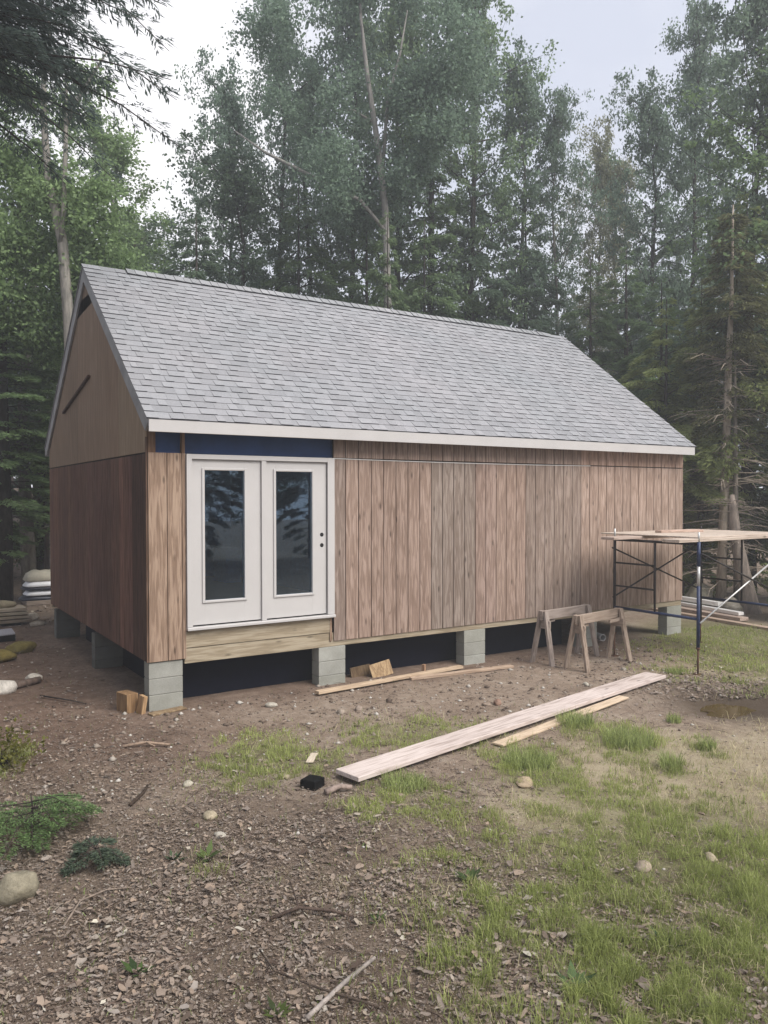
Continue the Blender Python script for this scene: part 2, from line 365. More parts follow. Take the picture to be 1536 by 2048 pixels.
m_ = MB(); m_.add([(p.x, p.y, pz) for p in pv], [tuple(range(28))]); tagp(m_.build('puddle', puddle_mat()), kind='structure')

# ---------------------------------------------------------------- cabin
CL, CD, ZB, ZT = 9.75, 6.06, .575, 3.01     # length, depth, foot of siding, top of lower sheets
def zb(x): return ZB+.032*x/CL
cabin = thing('cabin', 'unfinished wooden cabin with grey shingle roof and white double door on block piers', 'cabin', (0, 0, 0))
# --- front wall: backing sheet with boards proud of it; left bay above the door stays open
m_ = MB(); m_.box(2.475, CL-.015, .004, .05, ZB+.05, 3.40); m_.box(.012, .448, .004, .05, ZB+.03, 3.02)
front = m_.build('front_wall', M['gap'], cabin)
GW = .2032
def board_mesh(w, h, t): m = MB(); m.box(-w/2, w/2, -t, 0, 0, h, bev=.0025); return m.mesh('siding_board')
tints = [(1.0,.97,.95),(.96,.9,.88),(.80,.80,.80),(1.0,.9,.86),(.92,.87,.85),(1.12,1.06,1.0),(1.05,.98,.93)]
cache = {}
def sboard(x0, x1, z0, z1, m, col, parent, t=.016):
    w = round(x1-x0, 4); h = round(z1-z0, 3); key = (w, h, t, m.name)
    if key not in cache: cache[key] = board_mesh(w, h, t); cache[key].materials.append(m)
    o = part('siding_board', cache[key], None, parent, ((x0+x1)/2, 0, z0), color=col); return o
X0 = CL-36*GW                                # 2.435
sheet = {0:0, 1:0, 2:0, 3:2}
def sheet_tint(k):                            # boards of one plywood sheet share their tone; a few weathered greyer
    if 8 <= k <= 11: return (.80, .82, .82)
    if k in (12, 13): return (.96, .89, .87)
    if 17 <= k <= 22: return (.88, .87, .86)
    if k >= 23: return (1.12, 1.06, 1.02)
    if k == 0: return (.86, .85, .85)
    return (1.0, .93, .89)
for k in range(36):
    a, b = X0+k*GW, X0+(k+1)*GW
    j = rnd.uniform(.95, 1.05); tt = tuple(c*j for c in sheet_tint(k))
    sboard(a+.0055+(.02 if k == 0 else 0), b-.0065, zb((a+b)/2), ZT-.004, M['siding'], tt, front)
    j = rnd.uniform(.95, 1.05); tt = (.92*j, .88*j, .86*j) if k < 23 else (1.15*j, 1.02*j, .95*j)
    sboard(a+.0055+(.02 if k == 0 else 0), b-.0065, ZT+.012, 3.30, M['siding'], tt, front)
for a, b in ((.006, .222), (.230, .400), (.408, .446)):
    sboard(a, b, ZB, ZT+.012, M['siding_new'], (1, .97, .95), front)
sboard(2.40, 2.428, .585, .90, M['siding_new'], (.9, .85, .8), front, .014)
# flashing, slightly bowed, runs over the first five sheets
m_ = MB(); pts = [(x, -.020, ZT+.001-.014*(1-((x-4.9)/2.45)**2)) for x in np.linspace(2.46, 7.32, 24)]
for a, b in zip(pts, pts[1:]): m_.bar(a, b, .006, .011)
m_.build('flashing_strip', M['steel'], cabin)
m_ = MB(); m_.box(7.33, CL-.01, -.018, .003, ZT+.002, ZT+.009); m_.build('joint_strip', M['gap'], cabin)
# open bay over the door: membrane, studs, header
m_ = MB(); m_.box(.10, 2.47, .06, .09, 3.025, 3.42); m_.build('membrane', M['membrane'], cabin)
for x, w in ((.05, .09), (.425, .038)):
    m_ = MB(); m_.box(x-w/2, x+w/2, -.008, .055, 3.024, 3.40); m_.build('stud', M['siding_new'], cabin, color=(.6, .5, .42))
# floor frame
m_ = MB(); m_.box(.43, 2.41, -.006, .032, .70, .895, bev=.003); m_.build('rim_joist', M['pt'], cabin, color=(1, 1, 1))
m_ = MB(); m_.box(.43, CL-.012, .004, .042, .512, .692, bev=.003); m_.build('rim_joist', M['pt'], cabin)
m_ = MB(); m_.box(.012, CL-.012, CD-.042, CD-.004, .512, .9); m_.build('rim_joist', M['pt'], cabin)
for x in (.03, CL-.03):
    m_ = MB(); m_.box(x-.018, x+.018, .05, CD-.05, .59, .9); m_.build('rim_joist', M['ptw'], cabin)
m_ = MB(); m_.box(.05, CL-.05, .05, CD-.05, .88, .90)
for k in range(1, 24): x = k*.406; m_.box(x-.019, x+.019, .05, CD-.05, .66, .879)
m_.build('floor_frame', M['ptw'], cabin)
m_ = MB(); m_.box(.055, CL-.055, .095, CD-.06, .902, .91); m_.build('floor', M['intfloor'], cabin)
m_ = MB(); m_.box(.08, CL-.08, CD-.08, CD-.06, .92, 3.3); m_.box(3.4, 3.42, .12, CD-.1, .92, 3.3); m_.box(.06, .075, .1, CD-.1, .92, 3.3); m_.box(.06, CL-.06, .1, CD-.06, 3.32, 3.335)
m_.build('inner_wall', M['interior'], cabin)
m_ = MB(); m_.box(2.75, 3.05, 4.6, 5.2, .915, 1.55); m_.box(1.6, 2.1, 5.0, 5.6, .915, 1.3); m_.build('stored_box', M['interior'], cabin)
# --- left gable wall
m_ = MB(); gpts = [(.004, .01), (.004, CD-.01)]
y0, y1 = .006, CD-.006
P = [(y0, ZB+.03), (y1, ZB+.03), (y1, 3.30), (CD/2, 5.80), (y0, 3.30)]
m_.add([(.004, y, z) for y, z in P]+[(.05, y, z) for y, z in P], [(0,1,2,3,4),(9,8,7,6,5)]+[(i, i+5, (i+1) % 5+5, (i+1) % 5) for i in range(5)])
gable = m_.build('gable_wall', M['gap'], cabin)
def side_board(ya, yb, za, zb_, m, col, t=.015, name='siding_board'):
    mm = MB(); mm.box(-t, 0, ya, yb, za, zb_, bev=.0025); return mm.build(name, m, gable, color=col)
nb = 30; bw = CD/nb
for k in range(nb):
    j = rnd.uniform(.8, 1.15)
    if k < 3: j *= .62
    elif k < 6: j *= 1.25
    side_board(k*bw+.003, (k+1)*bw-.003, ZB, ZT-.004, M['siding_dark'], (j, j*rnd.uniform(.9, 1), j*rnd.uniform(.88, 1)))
def rz(y): return 3.31+(5.83-3.31)*(1-abs(y-CD/2)/(CD/2))
def gable_sheet(ya, yb, za, top=None, col=(1, 1, 1), t=.014):
    ys = [ya, yb] + ([CD/2] if ya < CD/2 < yb else [])
    up = [(y, min(rz(y), top) if top else rz(y)) for y in sorted(ys)]
    if top:                                   # where the slope cuts the flat top
        for yy in (CD/2-(CD/2)*(1-(top-3.31)/2.52), CD/2+(CD/2)*(1-(top-3.31)/2.52)):
            if ya < yy < yb: up.append((yy, top))
        up = sorted(up)
    P = [(ya, za), *up, (yb, za)]; n = len(P); mm = MB()
    mm.add([(-t, y, z) for y, z in P]+[(0, y, z) for y, z in P], [tuple(range(n)), tuple(range(2*n-1, n-1, -1))]+[((i+1) % n, i, i+n, (i+1) % n+n) for i in range(n)])
    return mm.build('plywood_sheet', M['ply'], gable, color=col)
gable_sheet(.004, 1.216, ZT+.016, col=(1.12, 1.1, 1.05)); gable_sheet(1.222, 3.62, ZT+.016, 5.45, (1.0, .92, .88)); gable_sheet(3.626, CD-.004, ZT+.016, 5.45, (.86, .8, .76)); gable_sheet(2.4, 3.75, 5.458, col=(.8, .74, .7))
m_ = MB(); m_.bar((-.03, 4.66, 3.893), (-.03, 2.768, 4.259), .03, .05, (1, 0, 0)); m_.build('nailed_batten', M['siding_dark'], cabin, color=(.55, .5, .5))
for ya, yb in ((.01, .05),):
    m_ = MB(); m_.box(-.022, -.004, -.018, .004, ZB, 3.2, bev=.002); m_.build('corner_strip', M['siding_new'], cabin, color=(.42, .36, .33))
# right gable and back wall
m_ = MB(); P = [(y0, .60), (y1, .60), (y1, 3.30), (CD/2, 5.80), (y0, 3.30)]
m_.add([(CL-.05, y, z) for y, z in P]+[(CL+.012, y, z) for y, z in P], [(0,1,2,3,4),(9,8,7,6,5)]+[(i, i+5, (i+1) % 5+5, (i+1) % 5) for i in range(5)]); m_.build('right_wall', M['siding'], cabin, color=(1, .95, .9))
m_ = MB(); m_.box(.01, CL-.06, CD-.02, CD+.012, ZB, 3.4); m_.build('back_wall', M['siding'], cabin)
# --- piers
blk = MB(); blk.box(-.200, .200, 0, .195, 0, .188, bev=.006); blk = blk.mesh('concrete_block'); blk.materials.append(M['block'])
blk2 = MB(); blk2.box(-.200, .200, .202, .397, 0, .188, bev=.006); blk2 = blk2.mesh('concrete_block'); blk2.materials.append(M['block'])
blk3 = MB(); blk3.box(-.195, .195, 0, .397, 0, .075, bev=.006); blk3 = blk3.mesh('concrete_block'); blk3.materials.append(M['block'])
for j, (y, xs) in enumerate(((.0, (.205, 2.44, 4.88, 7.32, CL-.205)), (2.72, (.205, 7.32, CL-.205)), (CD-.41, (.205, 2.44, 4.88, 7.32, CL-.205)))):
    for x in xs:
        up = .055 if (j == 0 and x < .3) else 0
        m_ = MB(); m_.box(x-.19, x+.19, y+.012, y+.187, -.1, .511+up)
        pier_shade = 1 if j == 0 else .4  # shade under the floor put into the tone of inner and back piers
        pier = m_.build('pier', M['block'], cabin, color=(.72*pier_shade, .72*pier_shade, .70*pier_shade))
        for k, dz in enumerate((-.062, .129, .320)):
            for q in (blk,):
                c = rnd.uniform(.88, 1.1)*pier_shade
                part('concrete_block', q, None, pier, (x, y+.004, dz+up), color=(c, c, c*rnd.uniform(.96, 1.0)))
m_ = MB(); m_.box(.44, 7.1, .40, .412, -.15, .655); m_.build('crawl_shade', M['crawl_shade'], cabin)  # dark panel added behind the front piers in place of underfloor shade
m_ = MB(); m_.box(.428, .44, .40, 5.3, -.15, .655); m_.build('crawl_shade', M['crawl_shade'], cabin)  # same added shade panel, along the left side
# --- roof
EA = Vector((0, -.245, 3.392)); RD = Vector((0, 3.03, 5.93)); sl = RD-EA; SLEN = sl.length; e2 = sl.normalized(); nn = Vector((0, -e2.z, e2.y))
XL, XR = -.062, CL+.045
def rp(x, s, n=0): q = EA+e2*s+nn*n; return Vector((x, q.y, q.z))
def rpb(x, s, n=0): q = rp(x, s, n); return Vector((x, 2*3.03-q.y, q.z))
m_ = MB()
P = [rp(XL, 0, -.02), rp(XL, 0, -.004), rp(XL, SLEN, -.004), rpb(XL, 0, -.004), rpb(XL, 0, -.02), rpb(XL, SLEN, -.02)]
P2 = [Vector((XR, p.y, p.z)) for p in P]
m_.add(P+P2, [(0,1,2,5),(5,2,3,4),(11,8,7,6),(10,9,8,11),(1,7,8,2),(2,8,9,3),(0,6,7,1),(3,9,10,4),(0,5,11,6),(5,4,10,11)])
roof = m_.build('roof', M['shingle'], cabin, color=(.9, .9, .9))
rowN = 29; EX = SLEN/rowN
# every laminated tab is a wedge: thick butt below, tucked under the next course above
tabs = []
for r in range(rowN):
    x = XL-.012; hi = rnd.random() < .5
    while x < XR+.012-.02:
        w = rnd.choice((.08, .10, .12, .14, .17, .20)) if hi else rnd.choice((.08, .11, .14, .18, .22))
        x2 = min(x+w, XR+.012)
        tabs.append((r, x, x2, hi, rnd.uniform(.88, 1.08)*(1.0 if hi else .96)))
        x = x2; hi = not hi if rnd.random() < .86 else hi
def tab_geo(w, t):
    """local: x -w/2..w/2, y up the slope from the butt, z off the deck"""
    lap = .012
    V = [(-w/2, 0, 0), (w/2, 0, 0), (w/2, 0, t), (-w/2, 0, t), (-w/2, EX+lap, 0), (w/2, EX+lap, 0), (w/2, EX+lap, .0015), (-w/2, EX+lap, .0015)]
    F = [(0,1,2,3),(3,2,6,7),(1,5,6,2),(0,3,7,4),(5,4,7,6)]
    return V, F, [1, 0, 0, 0, 0]
order = sorted(range(len(tabs)), key=lambda i: (rp((tabs[i][1]+tabs[i][2])/2, tabs[i][0]*EX)-CAM).length/math.sqrt(max(.02, tabs[i][2]-tabs[i][1])))
big = set(order[:300]); tc_ = {}
rotM = Matrix(((1, 0, 0), (0, e2.y, nn.y), (0, e2.z, nn.z)))
rot_e = rotM.to_euler()
rest = MB(); rrnd = []
for i, (r, xa, xb, hi, c) in enumerate(tabs):
    w = round(xb-xa, 3); t = .0145 if hi else .007
    if i in big:
        key = (w, hi)
        if key not in tc_:
            V, F, mi = tab_geo(w-.0025, t); q = MB(); q.v, q.f, q.mi = V, F, mi; tc_[key] = q.mesh('shingle'); tc_[key].materials.append(M['shingle']); tc_[key].materials.append(M['shingle_edge'])
        part('shingle', tc_[key], None, roof, rp((xa+xb)/2, r*EX), rot_e, color=(c, c, c))
    else:
        V, F, mi = tab_geo(w-.0025, t); b0 = len(rest.v); p0 = rp((xa+xb)/2, r*EX)
        rest.v += [tuple(p0+Vector((v[0], 0, 0))+e2*v[1]+nn*v[2]) for v in V]; rest.f += [tuple(b0+k for k in f) for f in F]; rest.mi += mi; rrnd += [c-1]*5
me = rest.mesh('shingle_courses'); a_ = me.attributes.new('rnd', 'FLOAT', 'FACE'); a_.data.foreach_set('value', np.array(rrnd, np.float32))
tagp(part('shingle_courses', me, [M['shingle'], M['shingle_edge']], roof), kind='stuff')
# ridge caps
cap = MB(); wcap = .15
def cap_geo(L_):
    V = []; 
    for x, t in ((0, .032), (L_, .014)):
        a = rp(0, SLEN-wcap, t); c = rp(0, SLEN, t+.004); d = rpb(0, SLEN-wcap, t)
        a0 = rp(0, SLEN-wcap, t-.014); c0 = rp(0, SLEN, t-.010); d0 = rpb(0, SLEN-wcap, t-.014)
        V += [(x, q.y, q.z) for q in (a, c, d, a0, c0, d0)]
    return V, [(0,6,7,1),(1,7,8,2),(3,9,6,0),(2,8,11,5),(0,1,4,3),(1,2,5,4),(6,9,10,7),(7,10,11,8)], [0, 0, 1, 1, 1, 1, 1, 1]
q = MB(); q.v, q.f, q.mi = cap_geo(.30); cme = q.mesh('ridge_cap'); cme.materials.append(M['shingle']); cme.materials.append(M['shingle_edge'])
x = XL+.62
while x < XR-.55:
    c = rnd.uniform(.85, 1.05); part('ridge_cap', cme, None, roof, (x, 0, rnd.uniform(-.002, .003)), (0, 0, rnd.uniform(-.006, .006)), color=(c, c*1.01, c)); x += .145
# fascia, soffit, rakes
m_ = MB(); m_.box(-.046, CL+.02, -.243, -.221, 3.245, 3.384, bev=.003); m_.build('fascia_board', M['white2'], cabin)
m_ = MB(); m_.box(-.03, CL+.01, -.219, .0, 3.30, 3.312); m_.build('soffit', M['gap'], cabin)
m_ = MB(); m_.box(-.046, CL+.02, 2*3.03+.221, 2*3.03+.243, 3.245, 3.384, bev=.003); m_.build('fascia_board', M['white2'], cabin)
for x in (-.036, CL+.02):
    for fn in (rp, rpb):
        m_ = MB(); a = fn(x, .0, -.10); b = fn(x, SLEN-.05, -.10)
        V = [fn(x+dx, s, n) for dx in (-.012, .014) for s, n in ((.0, -.021), (.05, -.20), (SLEN-.15, -.20), (SLEN-.017, -.021))]
        m_.add(V, [(0,1,2,3),(7,6,5,4),(0,4,5,1),(1,5,6,2),(2,6,7,3),(3,7,4,0)]); m_.build('rake_board', M['drip'], cabin)
# --- patio door
m_ = MB()
FX0, FX1, FZ0, FZ1 = .452, 2.452, .908, 3.015
m_.box(FX0, FX0+.065, -.05, .05, FZ0+.04, FZ1, bev=.004); m_.box(FX1-.10, FX1, -.05, .05, FZ0+.04, FZ1, bev=.004)
m_.box(FX0+.066, FX1-.101, -.049, .05, FZ1-.06, FZ1-.001, bev=.004)
door = m_.build('patio_door', M['white'], cabin)
m_ = MB(); m_.box(FX0-.004, FX1+.003, -.075, .05, FZ0, FZ0+.038, bev=.006); m_.build('door_sill', M['white'], door)
m_ = MB(); m_.box(1.415, 1.477, -.044, .05, FZ0+.039, FZ1-.061, bev=.004); m_.build('mullion', M['white'], door)
m_ = MB(); m_.box(FX0+.066, 1.414, .0, .03, FZ0+.039, FZ0+.052); m_.box(1.478, FX1-.101, .0, .03, FZ0+.039, FZ0+.052); m_.build('door_sweep', M['hole'], door)
for xa, xb, gxa, gxb in ((FX0+.068, 1.411, .678, 1.192), (1.481, FX1-.109, 1.615, 2.134)):
    m_ = MB(); za, zc, g0, g1 = FZ0+.056, FZ1-.064, 1.252, 2.825
    m_.box(xa, gxa, -.014, .03, za, zc, bev=.002); m_.box(gxb, xb, -.014, .03, za, zc, bev=.002)
    m_.box(gxa+.0005, gxb-.0005, -.0138, .03, za, g0, bev=.0); m_.box(gxa+.0005, gxb-.0005, -.0138, .03, g1, zc, bev=.0)
    m_.build('door_panel', M['white'], door)
    m_ = MB(); w = .030
    for a in ((gxa-w, gxa, g0-w, g1+w), (gxb, gxb+w, g0-w, g1+w), (gxa+.001, gxb-.001, g0-w, g0), (gxa+.001, gxb-.001, g1, g1+w)): m_.box(a[0], a[1], -.030, -.0141, a[2], a[3], bev=.005)
    m_.build('glazing_frame', M['white'], door)
    m_ = MB(); m_.box(gxa+.001, gxb-.001, .006, .012, g0+.001, g1-.001); m_.build('glass_pane', M['glass'], door)
for z in (2.006, 1.867):
    m_ = MB(); m_.tube([(2.278, -.0155, z), (2.278, .02, z)], .027, 20); m_.build('lock_bore', M['hole'], door)
    m_ = MB(); m_.tube([(2.278, -.0165, z), (2.278, -.0145, z)], .011, 12); m_.build('bore_rim', M['dark_steel'], door)
m_ = MB(); m_.box(FX1-.108, FX1-.102, -.012, .03, FZ0+.06, FZ1-.065); m_.build('weatherstrip', M['hole'], door)

# ---------------------------------------------------------------- things in the yard
def lab1(o, label, cat, group=None, kind=None): return tagp(o, label, cat, group, kind)
# sawhorses
def sawhorse(label, xa, ya, xb, yb, h, tone):
    c = Vector(((xa+xb)/2, (ya+yb)/2)); rz_ = math.atan2(yb-ya, xb-xa); Ln = math.hypot(xb-xa, yb-ya); z0 = gz1(c.x, c.y)
    t = thing('sawhorse', label, 'sawhorse', (c.x, c.y, z0), rz_, 'sawhorses in front of the cabin')
    m = MB(); m.box(-Ln/2, Ln/2, -.019, .019, h-.14, h, bev=.004); m.build('beam', M['old_x'], t, color=tone)
    for sx in (-1, 1):
        for sy in (-1, 1):
            x = sx*(Ln/2-.06); a = Vector((x, sy*.040, h-.005)); cdd = c + Vector((math.cos(rz_)*x-math.sin(rz_)*sy*.19, math.sin(rz_)*x+math.cos(rz_)*sy*.19))
            b = Vector((x+sx*.03, sy*.19, gz1(cdd.x, cdd.y)-z0-.012)); m = MB(); m.bar(a, b, .088, .036, (0, 1, .2)); k = rnd.uniform(.88, 1.08)
            m.build('leg', M['old_z'], t, color=tuple(q*k for q in tone))
        x = sx*(Ln/2-.06); m = MB(); s = .30; y_ = .04+.15*(.20/h)+.03
        m.box(x-.02*sx-.019, x-.02*sx+.019, -y_, y_, h-.27, h-.15, bev=.003); m.build('gusset', M['old_y'], t, color=tuple(q*.9 for q in tone))
    m = MB(); m.box(-Ln/2+.1, -Ln/2+.36, .0195, .05, h-.19, h-.145); m.box(Ln/2-.36, Ln/2-.1, -.05, -.0195, h-.19, h-.145); m.build('cleat', M['old_x'], t, color=tone)
    return t
sawhorse('grey wooden sawhorse standing closest to the siding', 5.68, -.57, 6.85, -.42, .80, (.70, .66, .64))
sawhorse('browner wooden sawhorse standing in front of the other, farther from the wall', 5.80, -1.15, 6.97, -.96, .80, (.74, .66, .58))
# scaffold
sx0, sx1, sya, syb, sh = 7.08, 9.25, -.75, -2.25, 1.86
sc = thing('scaffold', 'tubular steel scaffold with cross braces by the right end of the cabin', 'scaffold', (8.16, -1.5, 0))
def P_(x, y, z): return (x-8.16, y+1.5, z)
for x, mm in ((sx0, M['dark_steel']), (sx1, M['dark_steel'])):
    for y in (sya, syb):
        blue = (x == sx0 and y == syb)
        m = MB(); g0 = gz1(x, y)
        if blue:
            m.tube([P_(x, y, .36), P_(x, y, 1.24)], .024, 12); m.tube([P_(x, y, 1.52), P_(x, y, sh)], .026, 12); o = m.build('leg', M['blue_steel'], sc, True)
            m = MB(); m.tube([P_(x, y, 1.24), P_(x, y, 1.52)], .022, 12); m.build('coupling_sleeve', M['galv'], sc, True)
        else:
            m.tube([P_(x, y, .36), P_(x, y, sh)], .022, 12); o = m.build('leg', mm, sc, True)
        m = MB(); m.tube([P_(x, y, g0-.01), P_(x, y, .40)], .013, 10); m.tube([P_(x, y, .345), P_(x, y, .372)], .03, 8); m.build('screw_jack', M['rust'], sc, True)
        m = MB(); m.box(*[v for v in (x-.06-8.16, x+.06-8.16, y-.06+1.5, y+.06+1.5, g0-.01, g0+.008)]); m.build('base_plate', M['rust'], sc)
        m = MB(); m.tube([P_(x, y, sh), P_(x, y, sh+.14)], .014, 8); m.build('spigot', M['galv'] if x == sx0 else M['dark_steel'], sc, True)
    m = MB(); m.tube([P_(x, sya, sh-.03), P_(x, syb, sh-.03)], .021, 10); m.build('top_rail', mm, sc, True)
    m = MB(); m.tube([P_(x, sya, .77), P_(x, syb, .77)], .021, 10); m.build('bottom_rail', M['blue_steel'], sc, True)
    ym = sya-.76; m = MB(); m.tube([P_(x, ym, .77), P_(x, ym, sh-.03)], .016, 8); m.build('inner_post', mm, sc, True)
    for z in (1.11, 1.47):
        m = MB(); m.tube([P_(x, sya, z), P_(x, ym, z)], .014, 8); m.build('rung', mm, sc, True)
for y, mats in ((sya, ('dark_steel', 'dark_steel')), (syb, ('dark_steel', 'galv'))):
    for k, (za, zb2) in enumerate(((1.70, .92), (.72 if y == syb else .92, 1.70))):
        yy = y+(.032 if k else .05)*(1 if y == sya else -1)
        m = MB(); m.tube([P_(sx0, yy, za), P_(sx1, yy, zb2)], .013, 8); m.build('cross_brace', M[mats[k]], sc, True)
# platform boards on the scaffold
def slab(name, label, cat, cx, cy, z, lx, ly, th, rz_, m, tone, group=None, tilt=(0, 0)):
    mb = MB(); mb.box(-lx/2, lx/2, -ly/2, ly/2, 0, th, bev=min(.004, th*.2)); o = mb.build(name, m, color=tone)
    o.location = (cx, cy, z); o.rotation_euler = (tilt[0], tilt[1], rz_); return tagp(o, label, cat, group)
slab('scaffold_plank', 'wide pale plank with thick edge along the front of the scaffold deck', 'plank', 8.28, -2.09, sh+.002, 3.3, .28, .044, .02, M['old_x'], (1.12, 1.06, .98))
slab('scaffold_plank', 'short plank end poking out left of the scaffold', 'plank', 7.6, -1.10, sh+.002, 2.3, .24, .040, .05, M['old_x'], (1.0, .9, .85))
slab('plywood_deck', 'thin pale plywood sheet lying on top of the scaffold', 'plywood', 8.35, -1.28, sh+.047, 2.44, 1.75, .018, .03, M['old_x'], (1.15, 1.1, 1.02))
slab('board_offcut', 'short narrow board lying on the scaffold plywood', 'board', 8.24, -1.07, sh+.066, .88, .14, .038, -.17, M['old_x'], (1.2, 1.0, .9))
# long planks on the ground
def plank(label, a, b, w, th, m, tone, lift=.01, group=None):
    a = Vector(a); b = Vector(b); c = (a+b)/2; d = b-a; za, zc = gz1(a.x, a.y), gz1(b.x, b.y)
    n = 14; ss = np.linspace(0, 1, 40); hh = max(float(np.max(gz(a.x+d.x*ss, a.y+d.y*ss)-(za+(zc-za)*ss))), 0)*.6
    rz_ = math.atan2(d.y, d.x)
    o = slab('plank', label, 'plank', c.x, c.y, (za+zc)/2+hh+lift, d.length, w, th, rz_, m, tone, group, (0, -math.atan2(zc-za, d.length))); return o
plank('long wide grey plank lying diagonally across the yard', (.77, -3.27), (6.24, -2.19), .30, .042, M['old_x'], (1.22, 1.18, 1.2), .035)
plank('thin pale board tucked under the long grey plank on its grass side', (2.55, -3.20), (5.05, -2.66), .13, .022, M['old_x'], (1.25, 1.12, .9), .0)
slab('spacer_block', 'dark block under the near end of the long grey plank', 'block', .86, -3.25, gz1(.86, -3.25)-.03, .09, .28, .06, .2, M['old_x'], (.3, .28, .27))
plank('pale two by four leaning on a stone in front of the second pier', (1.98, -.43), (4.46, -.20), .09, .040, M['old_x'], (1.15, 1.0, .78), .02)
plank('darker board lying on the dirt beyond the pale two by four', (3.45, -.36), (5.15, -.52), .09, .038, M['old_x'], (.9, .76, .62), .0)
o = slab('plywood_offcut', 'square tan plywood scrap propped beside the second pier', 'plywood scrap', 3.28, .05, gz1(3.28, .05)-.01, .36, .012, .21, .1, M['siding_new'], (1.15, 1.1, .85), None, (-.35, -.12))
o = slab('plywood_offcut', 'dark board scrap in the shade left of the tan plywood scrap', 'board scrap', 3.02, .22, gz1(3.02, .22)-.01, .34, .03, .15, .1, M['siding_new'], (.45, .42, .33), None, (-.2, -.05))
slab('wood_chip', 'small upright peg of wood beside the pale two by four', 'wood scrap', 3.85, -.12, gz1(3.85, -.12)-.01, .05, .04, .14, .4, M['siding_new'], (1.2, 1.05, .9))
slab('lumber_block', 'short upright lumber offcut left of the corner pier', 'block', -.20, .18, gz1(-.2, .18)-.01, .14, .24, .23, .25, M['siding_new'], (.85, .72, .5))
slab('lumber_block', 'pale thin offcut leaning between the lumber block and the corner pier', 'block', -.10, -.01, gz1(-.1, -.01)-.01, .05, .11, .22, .3, M['siding_new'], (1.25, 1.1, .8), None, (.12, .1))
slab('board_offcut', 'flat splintered board lying at the foot of the corner pier', 'board', .18, -.12, gz1(.18, -.12)+.002, .44, .12, .022, .22, M['siding_new'], (.8, .78, .62))
slab('shim', 'small light shim lying in the grass left of the long plank', 'wood scrap', .83, -2.50, gz1(.83, -2.5)+.02, .26, .07, .012, .9, M['old_x'], (1.15, 1.12, .98))
m = MB(); m.box(-.075, .075, -.075, .075, 0, .085, bev=.008); o = m.build('charred_block', M['hole']); o.location = (.47, -3.2, gz1(.47, -3.2)-.01); o.rotation_euler = (0, 0, .5); lab1(o, 'small black cube shaped block at the near end of the long plank', 'block')
def chunk(name, label, cat, x, y, pts_h, m, tone, sc=(1, 1, 1), rz_=0, seed=0, sink=.25, sub=3, flat=0):
    """weathered lump: an icosphere pushed by noise and faceted by random cuts"""
    bm = bmesh.new(); bmesh.ops.create_icosphere(bm, subdivisions=sub, radius=1); r = random.Random(seed)
    cuts = [(Vector((r.gauss(0, 1), r.gauss(0, 1), r.gauss(0, .8))).normalized(), r.uniform(.62, .95)) for _ in range(9)]
    ph = [r.uniform(0, 6) for _ in range(6)]
    for v in bm.verts:
        p = v.co.copy()
        for n, d in cuts:
            e = p.dot(n)-d
            if e > 0: p -= n*e*.85
        p *= 1+.05*math.sin(5*p.x+ph[0])*math.sin(4*p.y+ph[1])+.035*math.sin(11*p.z+ph[2]+3*p.x)+.02*math.sin(19*p.y+ph[3])
        v.co = Vector((p.x*sc[0], p.y*sc[1], p.z*sc[2]))
    me = bpy.data.meshes.new(name); bm.to_mesh(me); bm.free(); me.polygons.foreach_set('use_smooth', [True]*len(me.polygons))
    o = part(name, me, m, color=tone); o.location = (x, y, gz1(x, y)+sc[2]*(1-2*sink)); o.rotation_euler = (0, 0, rz_); return tagp(o, label, cat)
G_ = (.30, .29, .27); TAN = (.42, .37, .28); MOSS = (.20, .17, .06)
chunk('boulder', 'grey speckled boulder at the left edge in the foreground', 'rock', -1.93, -3.82, 0, M['stone'], (.27, .25, .195), (.14, .12, .125), .9, 8)
for k, (x, y, s, t, lb) in enumerate((
    (-.49, -3.31, (.085, .06, .035), TAN, 'flat tan stone among the dead leaves below the near end of the plank'),
    (-.56, -3.72, (.055, .04, .025), (.5, .48, .44), 'small pale stone among the leaves below the flat tan stone'),
    (1.71, -5.65, (.085, .06, .04), (.34, .29, .24), 'flat brownish stone in the lower right grass'),
    (2.20, -5.83, (.07, .05, .035), TAN, 'tan rounded stone right of the flat brown stone in the grass'),
    (2.05, -4.12, (.16, .09, .025), (.42, .34, .25), 'broad flat tan stone in the dry grass near the middle of the photo'),
    (3.61, -1.98, (.07, .05, .05), (.30, .20, .16), 'brick coloured stone on the bare dirt behind the plank'),
    (3.47, -1.93, (.06, .04, .03), (.32, .26, .22), 'low stone just left of the brick coloured stone'),
    (2.10, -1.25, (.065, .05, .045), (.30, .25, .22), 'round stone on the dirt between the corner pier and second pier'),
    (1.83, -1.30, (.07, .055, .04), (.36, .31, .27), 'pale round stone just left of another on the dirt before the open underfloor'),
    (-.40, -2.55, (.06, .045, .03), (.44, .42, .36), 'pale stone on the dirt left of the grass patch'),
    (.38, -2.87, (.05, .04, .03), TAN, 'small tan stone below the grass patch'),
    (-1.40, -6.0, (.075, .06, .05), (.36, .33, .22), 'yellowish stone at the bottom left corner of the photo'),
    (6.35, -1.55, (.05, .04, .03), (.45, .42, .38), 'white stone on the dirt in front of the browner sawhorse'),
    (5.15, -1.95, (.06, .04, .03), (.48, .46, .42), 'pale stone touching the far edge of the long plank'),
    (1.30, -.55, (.08, .05, .04), (.46, .44, .40), 'pale stone at the dark opening between the first two piers'))):
    chunk('stone', lb, 'rock', x, y, 0, M['stone'], t, s, rnd.uniform(0, 3), 20+k, .3, 2)
chunk('mossy_rock', 'yellow brown mossy rock at the left edge, the larger and farther', 'rock', -.72, 4.62, 0, M['stone'], MOSS, (.26, .16, .13), .2, 41)
